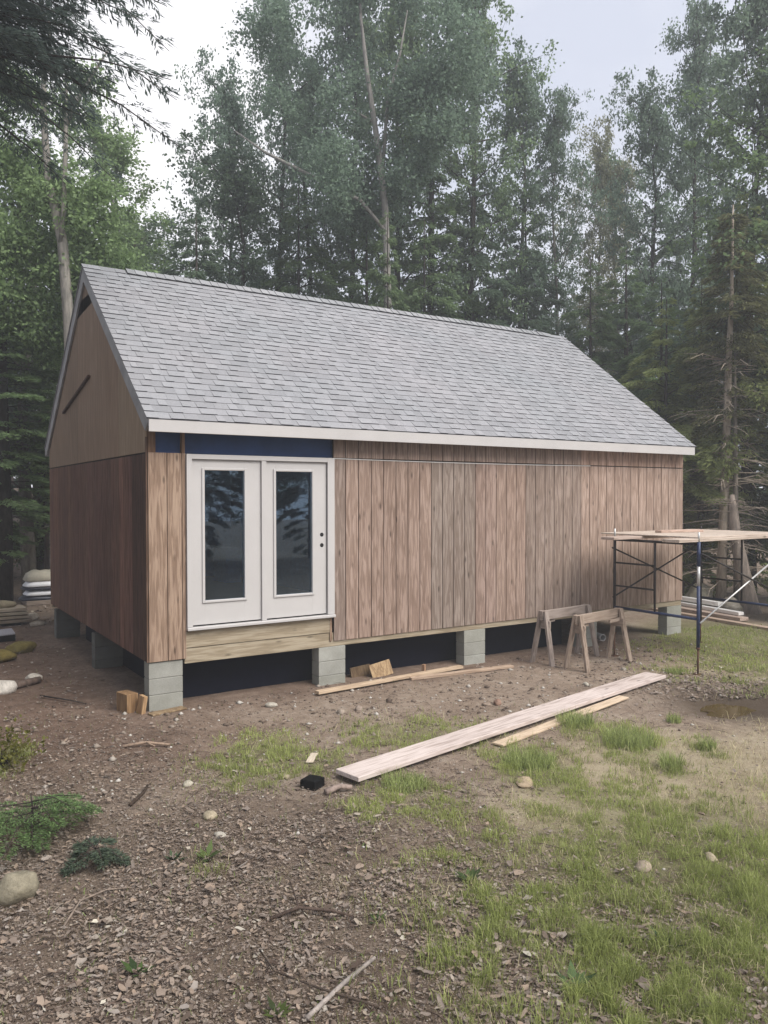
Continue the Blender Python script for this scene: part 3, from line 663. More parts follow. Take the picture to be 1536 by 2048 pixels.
chunk('mossy_rock', 'yellow brown mossy rock at the left edge, cut by the frame', 'rock', -1.10, 4.05, 0, M['stone'], (.22, .18, .06), (.27, .16, .12), .1, 42)
chunk('white_stone', 'white rounded stone at the end of a short log by the left edge', 'rock', -.88, 2.32, 0, M['stone'], (.60, .57, .53), (.13, .09, .085), .4, 43)
chunk('white_stone', 'white rounded stone cut by the left edge of the photo', 'rock', -1.32, 1.93, 0, M['stone'], (.58, .56, .54), (.2, .12, .11), .2, 44)
m = MB(); m.tube([(0, 0, .05), (.25, .18, .055), (.5, .30, .06)], [.045, .05, .045], 9); o = m.build('short_log', M['bark'], smooth=True, color=(.16, .12, .10)); o.location = (-1.32, 1.93, gz1(-1.1, 2.1)-.005); lab1(o, 'short brown log lying between the two white stones', 'log')
# shingle scrap, stacked lumber and sacks at the left
m = MB(); P0 = [(-.3, -.16, .02), (.26, -.18, .10), (.30, .14, .12), (-.28, .17, .03)]
m.add(P0+[(a, b, c-.02) for a, b, c in P0], [(0,1,2,3),(7,6,5,4),(0,4,5,1),(1,5,6,2),(2,6,7,3),(3,7,4,0)]); o = m.build('roofing_scrap', M['shingle']); o.color = (1.15, 1.1, 1.15, 1); o.location = (-.95, 5.85, gz1(-.95, 5.85)+.1); o.rotation_euler = (.1, .12, .2); lab1(o, 'grey roofing scrap with dark underside by the left edge', 'roofing scrap')
m = MB(); m.box(-.2, .22, -.1, .1, 0, .15, bev=.02); o = m.build('tarred_block', M['hole']); o.location = (-.86, 5.88, gz1(-.86, 5.88)-.02); lab1(o, 'black block under the grey roofing scrap', 'block')
for k, (z, tone, lx) in enumerate(((0, (.55, .5, .42), 1.15), (.075, (.8, .75, .62), 1.1), (.15, (.85, .82, .68), 1.12), (.222, (1.05, 1.0, .85), 1.08))):
    slab('stacked_board', ('lowest', 'second lowest', 'second highest', 'topmost')[k]+' board of the weathered stack at the left edge', 'board', -.72+rnd.uniform(-.04, .04), 7.75, gz1(-.7, 7.75)+.07+z, lx, .5, .055, rnd.uniform(-.03, .03), M['old_x'], tone, 'weathered boards stacked at the left edge')
m = MB(); m.box(-1.25, -.30, 7.6, 7.9, -.05, .07); o = m.build('stack_bearer', M['hole']); o.location = (0, 0, gz1(-.7, 7.75)); lab1(o, 'dark bearer under the weathered board stack at the left edge', 'timber')
chunk('flat_rock', 'tan flat rock on top of the weathered board stack', 'rock', -.62, 7.8, 0, M['stone'], (.33, .29, .21), (.28, .16, .09), .1, 45).location.z = gz1(-.7, 7.75)+.40
chunk('stone', 'pale chunk lying right of the weathered board stack', 'rock', .0, 8.1, 0, M['stone'], (.42, .38, .34), (.14, .10, .10), .5, 46)
chunk('stone', 'light flat stone lower right of the weathered board stack', 'rock', -.05, 7.3, 0, M['stone'], (.45, .40, .35), (.17, .09, .06), .2, 47)
def sack(label, x, y, z, lx, ly, h, m_, seed, rz_=0):
    bm = bmesh.new(); bmesh.ops.create_grid(bm, x_segments=14, y_segments=10, size=1); r = random.Random(seed); top = {}
    for v in bm.verts:
        X, Y = v.co.x, v.co.y; e = (1-abs(X)**4)*(1-abs(Y)**4); v.co = Vector((X*lx*(1-.08*abs(Y)), Y*ly*(1-.08*abs(X)), h*(e**.45)*(1+.13*math.sin(6*X+seed)*math.cos(5*Y+seed))))
    g = bmesh.ops.duplicate(bm, geom=bm.faces[:]+bm.verts[:]+bm.edges[:])
    for v in [q for q in g['geom'] if isinstance(q, bmesh.types.BMVert)]: v.co.z = -v.co.z*.25
    for f in [q for q in g['geom'] if isinstance(q, bmesh.types.BMFace)]: f.normal_flip()
    bmesh.ops.remove_doubles(bm, verts=bm.verts[:], dist=.001)
    me = bpy.data.meshes.new('sack'); bm.to_mesh(me); bm.free(); me.polygons.foreach_set('use_smooth', [True]*len(me.polygons))
    o = part('sack', me, m_); o.location = (x, y, z); o.rotation_euler = (0, 0, rz_); return tagp(o, label, 'sack', 'sacks piled behind the cabin corner')
bx, by = .62, 10.6; bz = gz1(bx, by)
slab('pallet_board', 'grey board under the pile of sacks behind the gable wall', 'board', bx+.1, by-.1, bz, 1.1, .6, .09, .05, M['old_x'], (.6, .55, .5))
sack('dark wrapped sack at the bottom of the pile behind the gable wall', bx, by, bz+.10, .55, .36, .10, M['plastic_dark'], 1)
sack('white plastic sack in the middle of the pile behind the gable wall', bx+.05, by, bz+.21, .50, .34, .12, M['plastic_white'], 2)
sack('dark sack squeezed between the two white sacks of the pile', bx+.02, by, bz+.34, .53, .35, .07, M['plastic_dark'], 3)
sack('creased white sack below the tan one on the pile', bx+.04, by, bz+.41, .50, .34, .12, M['plastic_white'], 5)
sack('tan sack on top of the pile behind the gable wall', bx-.03, by, bz+.55, .42, .30, .20, M['tan_sack'], 4)
# white lumber and boards at the right
def lpile(label, a, b, w, th, z, m_, tone, g=None):
    a = Vector(a); b = Vector(b); c = (a+b)/2; d = b-a
    return slab('board', label, 'board', c.x, c.y, gz1(c.x, c.y)+z, d.length, w, th, math.atan2(d.y, d.x), m_, tone, g)
lpile('upper white board of the pile behind the scaffold', (12.6, 3.3), (12.25, .90), .14, .085, .165, M['bright'], (1, 1, 1))
lpile('lower white board of the pile, reaching farther right', (12.55, 3.2), (11.98, .25), .14, .065, .075, M['bright'], (1, 1, 1))
lpile('pale bare board below the white boards behind the scaffold', (12.2, 3.0), (11.85, .1), .24, .07, .0, M['old_x'], (1.1, .98, .9))
lpile('long weathered board edging the lawn behind the scaffold', (11.75, 3.2), (11.15, -2.2), .16, .06, .0, M['old_x'], (1.0, .86, .74))
chunk('boulder', 'grey rounded boulder behind the white boards', 'rock', 13.05, 2.0, 0, M['stone'], (.38, .36, .29), (.42, .34, .34), .2, 51, .22)
chunk('boulder', 'low flat topped rock behind the right end of the white boards', 'rock', 12.85, 1.05, 0, M['stone'], (.42, .39, .34), (.40, .26, .20), .9, 52, .22)
for k in range(5):
    o = slab('metal_sheet', ('lowest', 'second lowest', 'middle', 'second highest', 'topmost')[k]+' grey sheet of the stack seen under the cabin floor', 'sheet', 9.55+rnd.uniform(-.1, .1), 3.6+rnd.uniform(-.1, .1), gz1(9.5, 3.6)+.02+.035*k, .7, 1.6, .016, .5+rnd.uniform(-.06, .06), M['galv'] if k % 2 else M['plastic_dark'], (1, 1, 1), 'sheets stacked beyond the cabin floor')
m = MB(); n = 20
ro, ri = .058, .050; V = []; F = []
for y in (0, 1.2):
    for r in (ro, ri):
        V += [(math.cos(2*math.pi*k/n)*r, y, math.sin(2*math.pi*k/n)*r) for k in range(n)]
for k in range(n):
    j = (k+1) % n
    F += [(k, j, 2*n+j, 2*n+k), (n+j, n+k, 3*n+k, 3*n+j), (k, n+k, n+j, j), (2*n+j, 3*n+j, 3*n+k, 2*n+k)]
m.add(V, F); o = m.build('drain_pipe', M['white2']); o.location = (7.72, .05, gz1(7.72, .05)+.10); o.rotation_euler = (0, 0, -.35); lab1(o, 'open white plastic pipe end beside the fourth pier', 'pipe')
# sticks
def stick(label, pts, r0, r1, tone, br=()):
    m = MB(); P = [Vector((x, y, gz1(x, y)+h)) for x, y, h in pts]; m.tube(P, list(np.linspace(r0, r1, len(P))), 7)
    for a, b in br: m.tube([P[a], Vector((b[0], b[1], gz1(b[0], b[1])+b[2]))], [r1*.9, r1*.4], 5)
    return tagp(m.build('stick', M['bark'], smooth=True, color=tone), label, 'stick')
stick('long straight grey stick at the bottom centre of the photo', [(-.42, -5.62, .03), (-.68, -5.74, .035), (-.96, -5.88, .03)], .010, .013, (.30, .27, .25))
stick('thin dark stick curving over the leaves left of the straight grey stick', [(-.62, -5.98, .02), (-.80, -5.72, .035), (-.93, -5.45, .03), (-.90, -5.2, .02)], .007, .004, (.07, .055, .045))
stick('forked dark twig on the leaves in the lower middle', [(-.72, -4.95, .02), (-.55, -4.98, .05), (-.38, -5.08, .03), (-.28, -5.2, .01)], .012, .007, (.08, .06, .05), [(1, (-.50, -4.75, .10))])
stick('bent grey twig at the left among the leaves beside the boulder', [(-1.75, -4.35, .02), (-1.62, -4.15, .035), (-1.45, -4.08, .03), (-1.3, -4.12, .02)], .007, .004, (.22, .18, .15))
stick('dark broken branch on the dirt below the yellow ground patch', [(-.95, -2.75, .02), (-.80, -2.62, .05), (-.72, -2.45, .04)], .016, .010, (.06, .045, .035))
stick('pale splintered branch on the dirt left of the corner pier', [(-.62, -1.25, .02), (-.40, -1.28, .04), (-.2, -1.42, .03)], .016, .012, (.28, .21, .16), [(1, (-.35, -1.42, .03))])
stick('thin dark stick pointing at the corner pier from the left', [(-.95, 1.4, .03), (-.7, .95, .035), (-.55, .72, .02)], .011, .008, (.05, .04, .035))
stick('weathered root piece beside the black block near the plank', [(.48, -3.42, .03), (.62, -3.40, .05), (.72, -3.44, .03)], .03, .02, (.30, .24, .21))

# ---------------------------------------------------------------- trees
LC = {'hd': (.105, .165, .115), 'hg': (.14, .215, .105), 'ho': (.24, .285, .11), 'lg': (.155, .23, .13), 'lt': (.16, .235, .18), 'ld': (.125, .18, .14), 'ly': (.21, .31, .145), 'lr': (.235, .25, .16)}
BC = {'bd': (.045, .038, .034), 'bg': (.15, .14, .125), 'bb': (.23, .225, .21)}
def leafmesh(name, C, D, U, ln, wd, rv):
    D = D/np.linalg.norm(D, axis=1, keepdims=True); Sd = np.cross(D, U); Sd /= np.maximum(np.linalg.norm(Sd, axis=1, keepdims=True), 1e-6)
    ln = ln[:, None]; wd = wd[:, None]
    V = np.stack([C, C+D*ln*.45+Sd*wd*.5, C+D*ln, C+D*ln*.45-Sd*wd*.5], 1).reshape(-1, 3)
    n = len(C); F = np.arange(n*4).reshape(n, 4); return npmesh(name, V, F, rv)
def hemlock(name, h, r, base, N, seed, ragged=.3, droop=.35):
    q = np.random.RandomState(seed); mb = MB()
    wob = [(q.uniform(-.04, .04)*h*.06, q.uniform(-.04, .04)*h*.06) for _ in range(5)]
    mb.tube([(wob[i][0], wob[i][1], h*i/4.-(.3 if i == 0 else 0)) for i in range(5)], [h*.0125, h*.0105, h*.0075, h*.0045, .012], 9)
    C = []; D = []; U = []; K = []
    nl = int((h-base)*8.5); Ls = []
    for i in range(nl):
        t = (i+q.rand())/nl; z = base+(h-base)*t; env = r*(.30+.70*np.sin(np.pi*min(1, (1-t)*1.05+.02)**.8)) if t < .35 else r*(1-t)**.72*1.28
        Ls.append((z, max(.2, env*q.uniform(1-ragged*1.3, 1+ragged*.6)), i*2.4+q.uniform(-.5, .5), t))
    tot = sum(l**1.4 for _, l, _, _ in Ls)
    for z, Ln, a, t in Ls:
        dh = np.array([math.cos(a), math.sin(a), 0]); sd_ = np.array([-math.sin(a), math.cos(a), 0])
        up = q.uniform(.05, .4)+.5*t**3; dr = droop*q.uniform(.6, 1.5)
        pos = lambda s: dh[None]*(Ln*s)[:, None]+np.array([0, 0, 1])[None]*(z+Ln*(up*s-(dr+up*.4)*s*s))[:, None]
        if Ln > .7:
            s_ = np.linspace(0, .95, 4); pp = pos(s_); mb.tube([tuple(x) for x in pp], list(np.linspace(.008+.008*Ln, .004, 4)), 4, cap=False)
        n = max(12, int(N*Ln**1.4/tot)); s = q.uniform(.18, 1, n)**.75; side = q.choice([-1, 1], n)
        tw = .42*Ln*(1.1-s*.85)*(q.rand(n)**.8); lat = tw*side
        pc = pos(s)+sd_[None]*lat[:, None]*.82+dh[None]*(tw*.55)[:, None]; pc[:, 2] -= tw*.28*q.uniform(.4, 1.6, n); pc += q.normal(0, .035, (n, 3))
        d = dh[None]*(.6+.4*q.rand(n))[:, None]+sd_[None]*(side*q.uniform(.1, 1.1, n))[:, None]; d[:, 2] -= q.uniform(.05, .75, n)
        u = np.tile([0, 0, 1.], (n, 1))+q.normal(0, 1.0, (n, 3))
        C.append(pc); D.append(d); U.append(u); K.append(np.clip(q.rand()*.35+q.rand(n)*.6, 0, 1))
    C = np.concatenate(C); D = np.concatenate(D); U = np.concatenate(U); n = len(C)
    return mb.mesh('trunk', True), leafmesh('crown', C, D, U, q.uniform(.10, .21, n), q.uniform(.025, .05, n), np.concatenate(K))
def leafy(name, h, r, base, N, seed, sz=(.07, .13), narrow=1.0, trunk=None, spread=1.0, tr=.011):
    q = np.random.RandomState(seed); mb = MB(); cl = []
    tp = trunk or [(0, 0, -.3)]+[(q.uniform(-.25, .25)*i/3, q.uniform(-.25, .25)*i/3, h*i/5) for i in range(1, 6)]
    mb.tube(tp, list(np.linspace(h*tr, .02, len(tp))), 9)
    tpa = np.array(tp)
    def tp_at(z):
        return np.array([np.interp(z, tpa[:, 2], tpa[:, k]) for k in (0, 1, 2)])
    nl = int(20+h*1.4)
    for i in range(nl):
        t = (i+q.rand())/nl; z = base+(h-base)*t*.97; a = i*2.4+q.uniform(-.6, .6); p0 = tp_at(z)
        Ln = r*q.uniform(.5, 1.12)*(.55+.6*math.sin(math.pi*min(.97, t*.72+.2)))*narrow
        el = q.uniform(.25, 1.0); d = np.array([math.cos(a)*math.cos(el), math.sin(a)*math.cos(el), math.sin(el)])
        p1 = p0+d*Ln*.55; p2 = p1+(d+q.normal(0, .25, 3))*Ln*.5
        mb.tube([tuple(p0), tuple(p1), tuple(p2)], [.012+.01*Ln, .012, .004], 4, cap=False)
        for k in range(int(5+4*Ln)):
            s = q.uniform(.35, 1.08); b = p0+(p1-p0)*min(1, s*2)+(p2-p1)*max(0, s*2-1)+q.normal(0, .24*Ln*.6+.08, 3)
            cl.append((b, q.uniform(.07, .19), q.rand()))
            if q.rand() < .4: mb.tube([tuple(p1), tuple(b)], [.007, .003], 3, cap=False)
    for k in range(14):                                          # upright leaders at the top
        b = tp_at(h*q.uniform(.86, .99))+q.normal(0, .35*r*.4, 3); 
        for j in range(5): cl.append((b+np.array([q.normal(0, .05), q.normal(0, .05), j*.16]), .10, q.rand()))
    per = max(8, int(N/len(cl))); B = np.array([c[0] for c in cl]); sg = np.array([c[1] for c in cl]); kk = np.array([c[2] for c in cl])
    C = np.repeat(B, per, 0)+q.normal(0, 1, (len(cl)*per, 3))*np.repeat(sg, per)[:, None]*np.array([1, 1, .7]); n = len(C)
    D = q.normal(0, 1, (n, 3)); D[:, 2] -= .55; U = q.normal(0, 1.1, (n, 3)); U[:, 2] += 1
    ln = q.uniform(sz[0], sz[1], n)
    return mb.mesh('trunk', True), leafmesh('crown', C, D, U, ln, ln*q.uniform(.5, .75, n), np.clip(np.repeat(kk, per)*.4+q.rand(n)*.6, 0, 1))
PROTO = {'hemlock_a': (hemlock('a', 14, 2.5, .8, 44000, 1, .32, .36), 14, 2.5), 'hemlock_b': (hemlock('b', 15, 2.2, 2.2, 38000, 2, .36, .32), 15, 2.2),
         'hemlock_c': (hemlock('c', 9, 2.2, .35, 27000, 3, .34, .42), 9, 2.2),
         'leafy_a': (leafy('a', 15, 2.1, 3.0, 27000, 4, (.07, .13), 1.0), 15, 2.1), 'leafy_b': (leafy('b', 14, 2.0, 2.2, 25000, 5, (.08, .14), 1.05), 14, 2.0)}
for (tm, cm), h, r in PROTO.values(): tm.materials.append(M['bark']); cm.materials.append(M['leaf'])
TREES = [
('leafy_a',7.24,11.96,16.54,1.55,'lt','bd','tall dark tree with feathery pointed top at the left of the woods behind the roof',None),
('hemlock_b',11.92,10.73,17.25,2.30,'hg','bd','tall hemlock with a dark straight trunk right of the pale birch',None),
('leafy_a',12.31,9.29,17.66,2.00,'lg','bd','tall full leafy tree reaching the top of the photo right of the dark trunk',None),
('leafy_b',14.25,9.23,15.65,1.75,'lt','bg','leafy tree with upright shoots at the right end of the big clump behind the roof',None),
('leafy_a',14.84,8.13,14.36,1.10,'lt','bg','small crowned bluish green tree on the right shoulder of the clump behind the ridge',None),
('leafy_b',21.21,12.36,15.88,1.50,'lr','bg','thin sparse leafed tree in the gap of sky above the right end of the roof',None),
('leafy_a',21.17,11.20,14.67,1.60,'lr','bg','short olive leafed tree low in the gap between the two tall clumps',None),
('leafy_b',18.00,7.29,15.01,1.50,'lt','bd','leafy tree at the left edge of the tall right hand clump',None),
('leafy_a',19.13,6.56,17.39,1.70,'lt','bd','tallest narrow leafy tree in the middle of the right hand clump',None),
('hemlock_a',23.08,8.78,19.69,2.20,'hg','bd','dark conifer rising behind the tall leafy trees of the right hand clump',None),
('leafy_b',16.06,2.59,15.88,1.80,'ld','bd','dark leafy tree leaving the frame at the top right corner',None),
('hemlock_c',14.51,1.81,9.47,2.20,'ho','bd','olive green young hemlock at the right edge behind the dead limbed spruce',None),
('hemlock_c',14.50,3.00,7.86,1.70,'ho','bd','olive hemlock with drooping tips left of the dead limbed spruce',None),
('hemlock_c',14.49,6.57,9.26,2.00,'hg','bd','green hemlock just behind the right end of the ridge',None),
('hemlock_a',16.13,6.71,9.86,2.10,'hg','bd','dark hemlock above the right slope of the roof',None),
('hemlock_c',15.34,4.84,8.41,2.00,'hg','bd','green hemlock between the roof slope and the olive hemlocks',None),
('hemlock_c',16.52,4.67,7.43,2.00,'hg','bd','dark low hemlock in the shade past the right eave corner',None),
('hemlock_b',18.83,7.95,11.96,2.20,'hd','bd','dark conifer standing far back over the right roof slope',None),
('hemlock_c',4.04,9.74,9.48,2.20,'hd','bd','wide low hemlock behind the left part of the ridge',None),
('leafy_b',5.73,11.14,11.42,1.90,'hd','bd','dark leafy tree with level branches right of the sky gap over the ridge',None),
('hemlock_c',7.12,10.25,10.95,2.20,'hg','bd','bushy hemlock behind the ridge left of the birch foot',None),
('hemlock_c',8.94,9.68,10.84,2.30,'hg','bd','broad green hemlock hiding the foot of the pale birch',None),
('hemlock_c',10.59,9.21,10.42,2.00,'hg','bd','green hemlock behind the middle of the ridge',None),
('hemlock_c',12.37,9.25,11.67,2.20,'hd','bd','dark hemlock behind the ridge below the full leafy tree',None),
('hemlock_a',14.04,8.77,11.58,2.20,'hd','bd','dark hemlock behind the ridge near its right end',None),
('leafy_b',9.55,11.54,17.59,1.90,'lt','bd','slim tree half hidden behind the pale birch',None),
('leafy_b',6.85,14.59,14.93,1.55,'lt','bd','ragged tree forming the left outline of the clump against the bright sky',None),
('hemlock_c',5.05,15.63,9.48,2.20,'hd','bd','low dark hemlock under the bright sky gap left of the clump',None),
('leafy_b',4.59,17.11,10.65,2.20,'lg','bg','low leafy tree right behind the peak of the gable',None),
('leafy_a',2.42,12.56,12.06,2.20,'ly','bg','light green maple at the left of the sky gap above the gable',None),
('leafy_b',0.38,10.90,10.14,2.40,'ly','bg','yellow green leafy tree at the left edge behind the pale trunk',None),
('hemlock_b',-0.32,9.57,7.78,2.20,'hg','bd','green hemlock at the left edge beside the gable wall',None),
('hemlock_b',1.07,13.43,7.92,2.00,'hd','bd','dark hemlock squeezed between the gable wall and the left edge',None),
('hemlock_a',-0.75,12.23,10.24,2.60,'hd','bd','dark hemlock mostly beyond the left edge of the photo',None),
('leafy_b',11.10,11.26,18.30,2.00,'lg','bd','full green crown just right of the pale birch reaching the top of the photo',None),
('leafy_a',8.63,12.25,15.14,1.50,'lt','bd','leafy tree between the pointed left crown and the pale birch',None),
('hemlock_c',7.67,6.69,9.26,1.25,'hg','bd','small green hemlock in front of the pale birch foot behind the ridge',None),
('hemlock_c',13.35,3.15,7.24,1.80,'ho','bd','light olive hemlock nearest to the right roof slope',None),
('hemlock_b',2.58,18.41,11.21,2.40,'hd','bd','dark conifer far back behind the pale left trunk',None),
('leafy_a',-0.48,29.36,7.80,3.18,'hd','bd','dark tree of the deep woods far behind the cabin','trees of the deep woods'),
('hemlock_a',1.50,25.57,9.27,2.50,'hd','bd','dark tree of the deep woods far behind the cabin','trees of the deep woods'),
('hemlock_a',4.03,25.80,10.78,2.44,'hd','bd','dark tree of the deep woods far behind the cabin','trees of the deep woods'),
('leafy_a',8.13,34.14,11.67,2.83,'hd','bd','dark tree of the deep woods far behind the cabin','trees of the deep woods'),
('leafy_a',9.66,29.64,10.10,2.29,'hd','bd','dark tree of the deep woods far behind the cabin','trees of the deep woods'),
('leafy_a',13.80,31.67,9.78,3.16,'hd','bd','dark tree of the deep woods far behind the cabin','trees of the deep woods'),
('hemlock_b',17.83,31.62,13.40,2.88,'hd','bd','dark tree of the deep woods far behind the cabin','trees of the deep woods'),
('hemlock_b',19.86,28.09,11.15,2.20,'hd','bd','dark tree of the deep woods far behind the cabin','trees of the deep woods'),
('hemlock_c',19.13,22.32,10.28,2.92,'hd','bd','dark tree of the deep woods far behind the cabin','trees of the deep woods'),
('hemlock_a',23.12,22.64,12.75,2.67,'hd','bd','dark tree of the deep woods far behind the cabin','trees of the deep woods'),
('hemlock_b',29.56,24.47,13.02,2.81,'hd','bd','dark tree of the deep woods far behind the cabin','trees of the deep woods'),
('hemlock_c',22.65,13.97,11.62,2.31,'hd','bd','dark tree of the deep woods far behind the cabin','trees of the deep woods'),
('hemlock_a',25.61,13.12,8.85,3.14,'hd','bd','dark tree of the deep woods far behind the cabin','trees of the deep woods'),
('hemlock_a',30.13,12.61,11.54,3.11,'hd','bd','dark tree of the deep woods far behind the cabin','trees of the deep woods'),
('hemlock_b',38.95,15.45,14.52,2.77,'hd','bd','dark tree of the deep woods far behind the cabin','trees of the deep woods'),
]
tr_rng = random.Random(21)
def tree(proto, x, y, h, r, lc, bc, label, group):
    (tm, cm), h0, r0 = PROTO[proto]; nm = 'hemlock_tree' if proto.startswith('hem') else 'leafy_tree'
    t = thing(nm, label, 'tree', (x, y, gz1(x, y)), tr_rng.uniform(0, 6.28), group); sx = r/r0; t.scale = (sx, sx, h/h0)
    j = tr_rng.uniform(.85, 1.15)
    part('trunk', tm, None, t, color=BC[bc]); part('crown', cm, None, t, color=tuple(c*j for c in LC[lc])); return t
for a in TREES: tree(*a)
for x, y, h, r in ((16.5, -1.2, 12, 2.4), (17.5, -4.5, 13, 2.6), (16.0, 1.8, 13, 2.3), (19, -7.5, 13, 2.6)): tree('hemlock_c' if h < 13 else 'leafy_a', x, y, h, r, 'hg', 'bd', 'tree of the wood edge right of the photo', 'trees of the wood edge at the right')
# unseen hemlocks closing the yard off at the left, added to shade the end wall, and the far edge of the clearing that the door glass mirrors
for pr, x, y, h, r in (('hemlock_c', -3.9, 2.6, 9, 1.9), ('hemlock_a', -5.8, .4, 13, 2.6), ('hemlock_c', -6.2, 4.5, 10, 2.4), ('hemlock_c', -5.6, -2.2, 8, 2.0)): tree(pr, x, y, h, r, 'hd', 'bd', 'unseen hemlock beside the yard, added to shade it from the left', 'unseen hemlocks shading the yard from the left')
for pr, x, y, h, r in (('leafy_a', 5.2, -18, 9, 2.2), ('hemlock_c', 7.4, -19, 8, 2.4), ('leafy_b', 9.6, -18.5, 9, 2.3), ('hemlock_c', 12.0, -19, 8.5, 2.4), ('hemlock_c', 3.2, -19.5, 8, 2.3)): tree(pr, x, y, h, r, 'hd', 'bd', 'tree of the clearing edge mirrored in the door glass', 'trees mirrored in the door glass')
# pale birch rising out of the clump
tb = [(8.35, 7.75, -.2), (8.36, 7.66, 2.5), (8.35, 7.61, 4.58), (8.33, 7.69, 7.5), (8.3, 7.76, 9.78), (8.18, 7.88, 11.31), (7.96, 8.06, 13.21), (7.84, 8.17, 14.61), (7.79, 8.23, 15.88)]
def keytree(name, label, base, pts, radii, limbs, crown, bc, lc, group=None):
    b = Vector(base); t = thing(name, label, 'tree', base, 0, group); m = MB()
    m.tube([Vector(p)-b for p in pts], radii, 10)
    for lp, lr in limbs: m.tube([Vector(p)-b for p in lp], lr, 7)
    part('trunk', m.mesh('trunk', True), M['bark'], t, color=BC[bc] if isinstance(bc, str) else bc)
    part('crown', crown, M['leaf'], t, -b, color=LC[lc]); return t
def clusters(cs, N, seed, sz=(.07, .13), flat=.7):
    """cs: list of (centre, radius); leaves thrown in small tufts inside each"""
    q = np.random.RandomState(seed); B = []; K = []
    vol = np.array([c[1]**2 for c in cs]); vol = vol/vol.sum(); nt_ = N//22
    for (c, r), w in zip(cs, vol):
        k = max(3, int(nt_*w)); d = q.normal(0, 1, (k, 3)); d /= np.linalg.norm(d, axis=1, keepdims=True); B.append(np.array(c)+d*(r*q.rand(k)**.45)[:, None]*np.array([1, 1, flat])); K.append(q.rand(k))
    B = np.concatenate(B); K = np.concatenate(K); C = np.repeat(B, 22, 0)+q.normal(0, .13, (len(B)*22, 3)); n = len(C)
    D = q.normal(0, 1, (n, 3)); D[:, 2] -= .5; U = q.normal(0, 1.1, (n, 3)); U[:, 2] += 1; ln = q.uniform(sz[0], sz[1], n)
    return leafmesh('crown', C, D, U, ln, ln*q.uniform(.45, .7, n), np.clip(np.repeat(K, 22)*.4+q.rand(n)*.6, 0, 1))
q_ = np.random.RandomState(33)
bc_ = []
for k in range(62):
    z = q_.uniform(9.6, 16.8); w = 2.4*math.sin(math.pi*min(1, (z-9)/9.5))+.5; a = q_.uniform(-1, 1)*w; d = q_.uniform(-1.2, 1.4)
    if abs(a+.1) < .55 and z < 14 and d < .3: continue
    bc_.append(((8.0+_A[0]*a+_B[0]*d, 8.0+_A[1]*a+_B[1]*d, z), q_.uniform(.45, .85)))
keytree('birch_tree', 'pale trunked birch leaning left above the middle of the roof', (8.35, 7.75, gz1(8.35, 7.75)), tb, [.115, .11, .105, .10, .09, .08, .06, .04, .02],
        [([(8.30, 7.70, 9.2), (7.66, 7.94, 9.96), (7.03, 8.35, 10.32), (6.3, 8.84, 10.78), (5.67, 9.25, 11.16), (5.04, 9.67, 11.7)], [.05, .05, .05, .045, .035, .015]),
         ([(8.25, 7.82, 10.6), (8.38, 7.77, 12.58), (8.66, 7.62, 13.72), (8.84, 7.54, 14.86)], [.05, .04, .03, .015]),
         ([(8.1, 7.95, 12.0), (7.6, 8.2, 12.3), (7.2, 8.4, 12.25)], [.035, .025, .01])], clusters(bc_, 44000, 8), 'bb', 'lt')
# pale leaning trunk at the left with two stems
lc_ = [((.05+_A[0]*a+_B[0]*d, 7.7+_A[1]*a+_B[1]*d, z), r) for a, d, z, r in ((-.9, .5, 9.4, .7), (-.5, .2, 10.6, .6), (.35, .3, 8.6, .7), (1.0, .3, 8.0, .65), (1.35, .5, 7.2, .6), (.6, .6, 6.9, .8), (-.6, .6, 7.6, .9), (-1.1, .3, 6.5, .9), (-.2, 1.0, 6.0, .9), (.9, .8, 6.1, .6), (1.25, .1, 8.6, .35), (1.05, .1, 10.7, .35), (.55, .2, 10.3, .35), (1.5, .2, 6.4, .35))]
keytree('maple_tree', 'slender tree with pale curved double stem left of the gable peak', (.58, 7.15, gz1(.58, 7.15)), [(.58, 7.15, -.1), (.58, 7.17, 1.5), (.61, 7.24, 4.81), (.57, 7.3, 6.06), (.49, 7.38, 7.53), (.38, 7.47, 8.18), (.27, 7.55, 8.71), (.21, 7.63, 9.99), (.23, 7.64, 11.3), (.18, 7.71, 12.88)],
        [.13, .12, .11, .105, .10, .09, .075, .06, .045, .02], [([(.45, 7.33, 7.5), (.5, 7.28, 8.19), (.54, 7.27, 9.29), (.56, 7.28, 9.98), (.57, 7.29, 10.76), (.31, 7.47, 11.34), (.28, 7.51, 12.22)], [.05, .05, .045, .04, .03, .025, .01]),
         ([(.56, 7.27, 9.77), (.71, 7.19, 10.22), (.9, 7.07, 10.56), (1.13, 6.94, 11.0), (1.27, 6.85, 11.25)], [.045, .04, .035, .025, .015])], clusters(lc_, 30000, 9, (.07, .125)), (.22, .21, .19), 'ly')
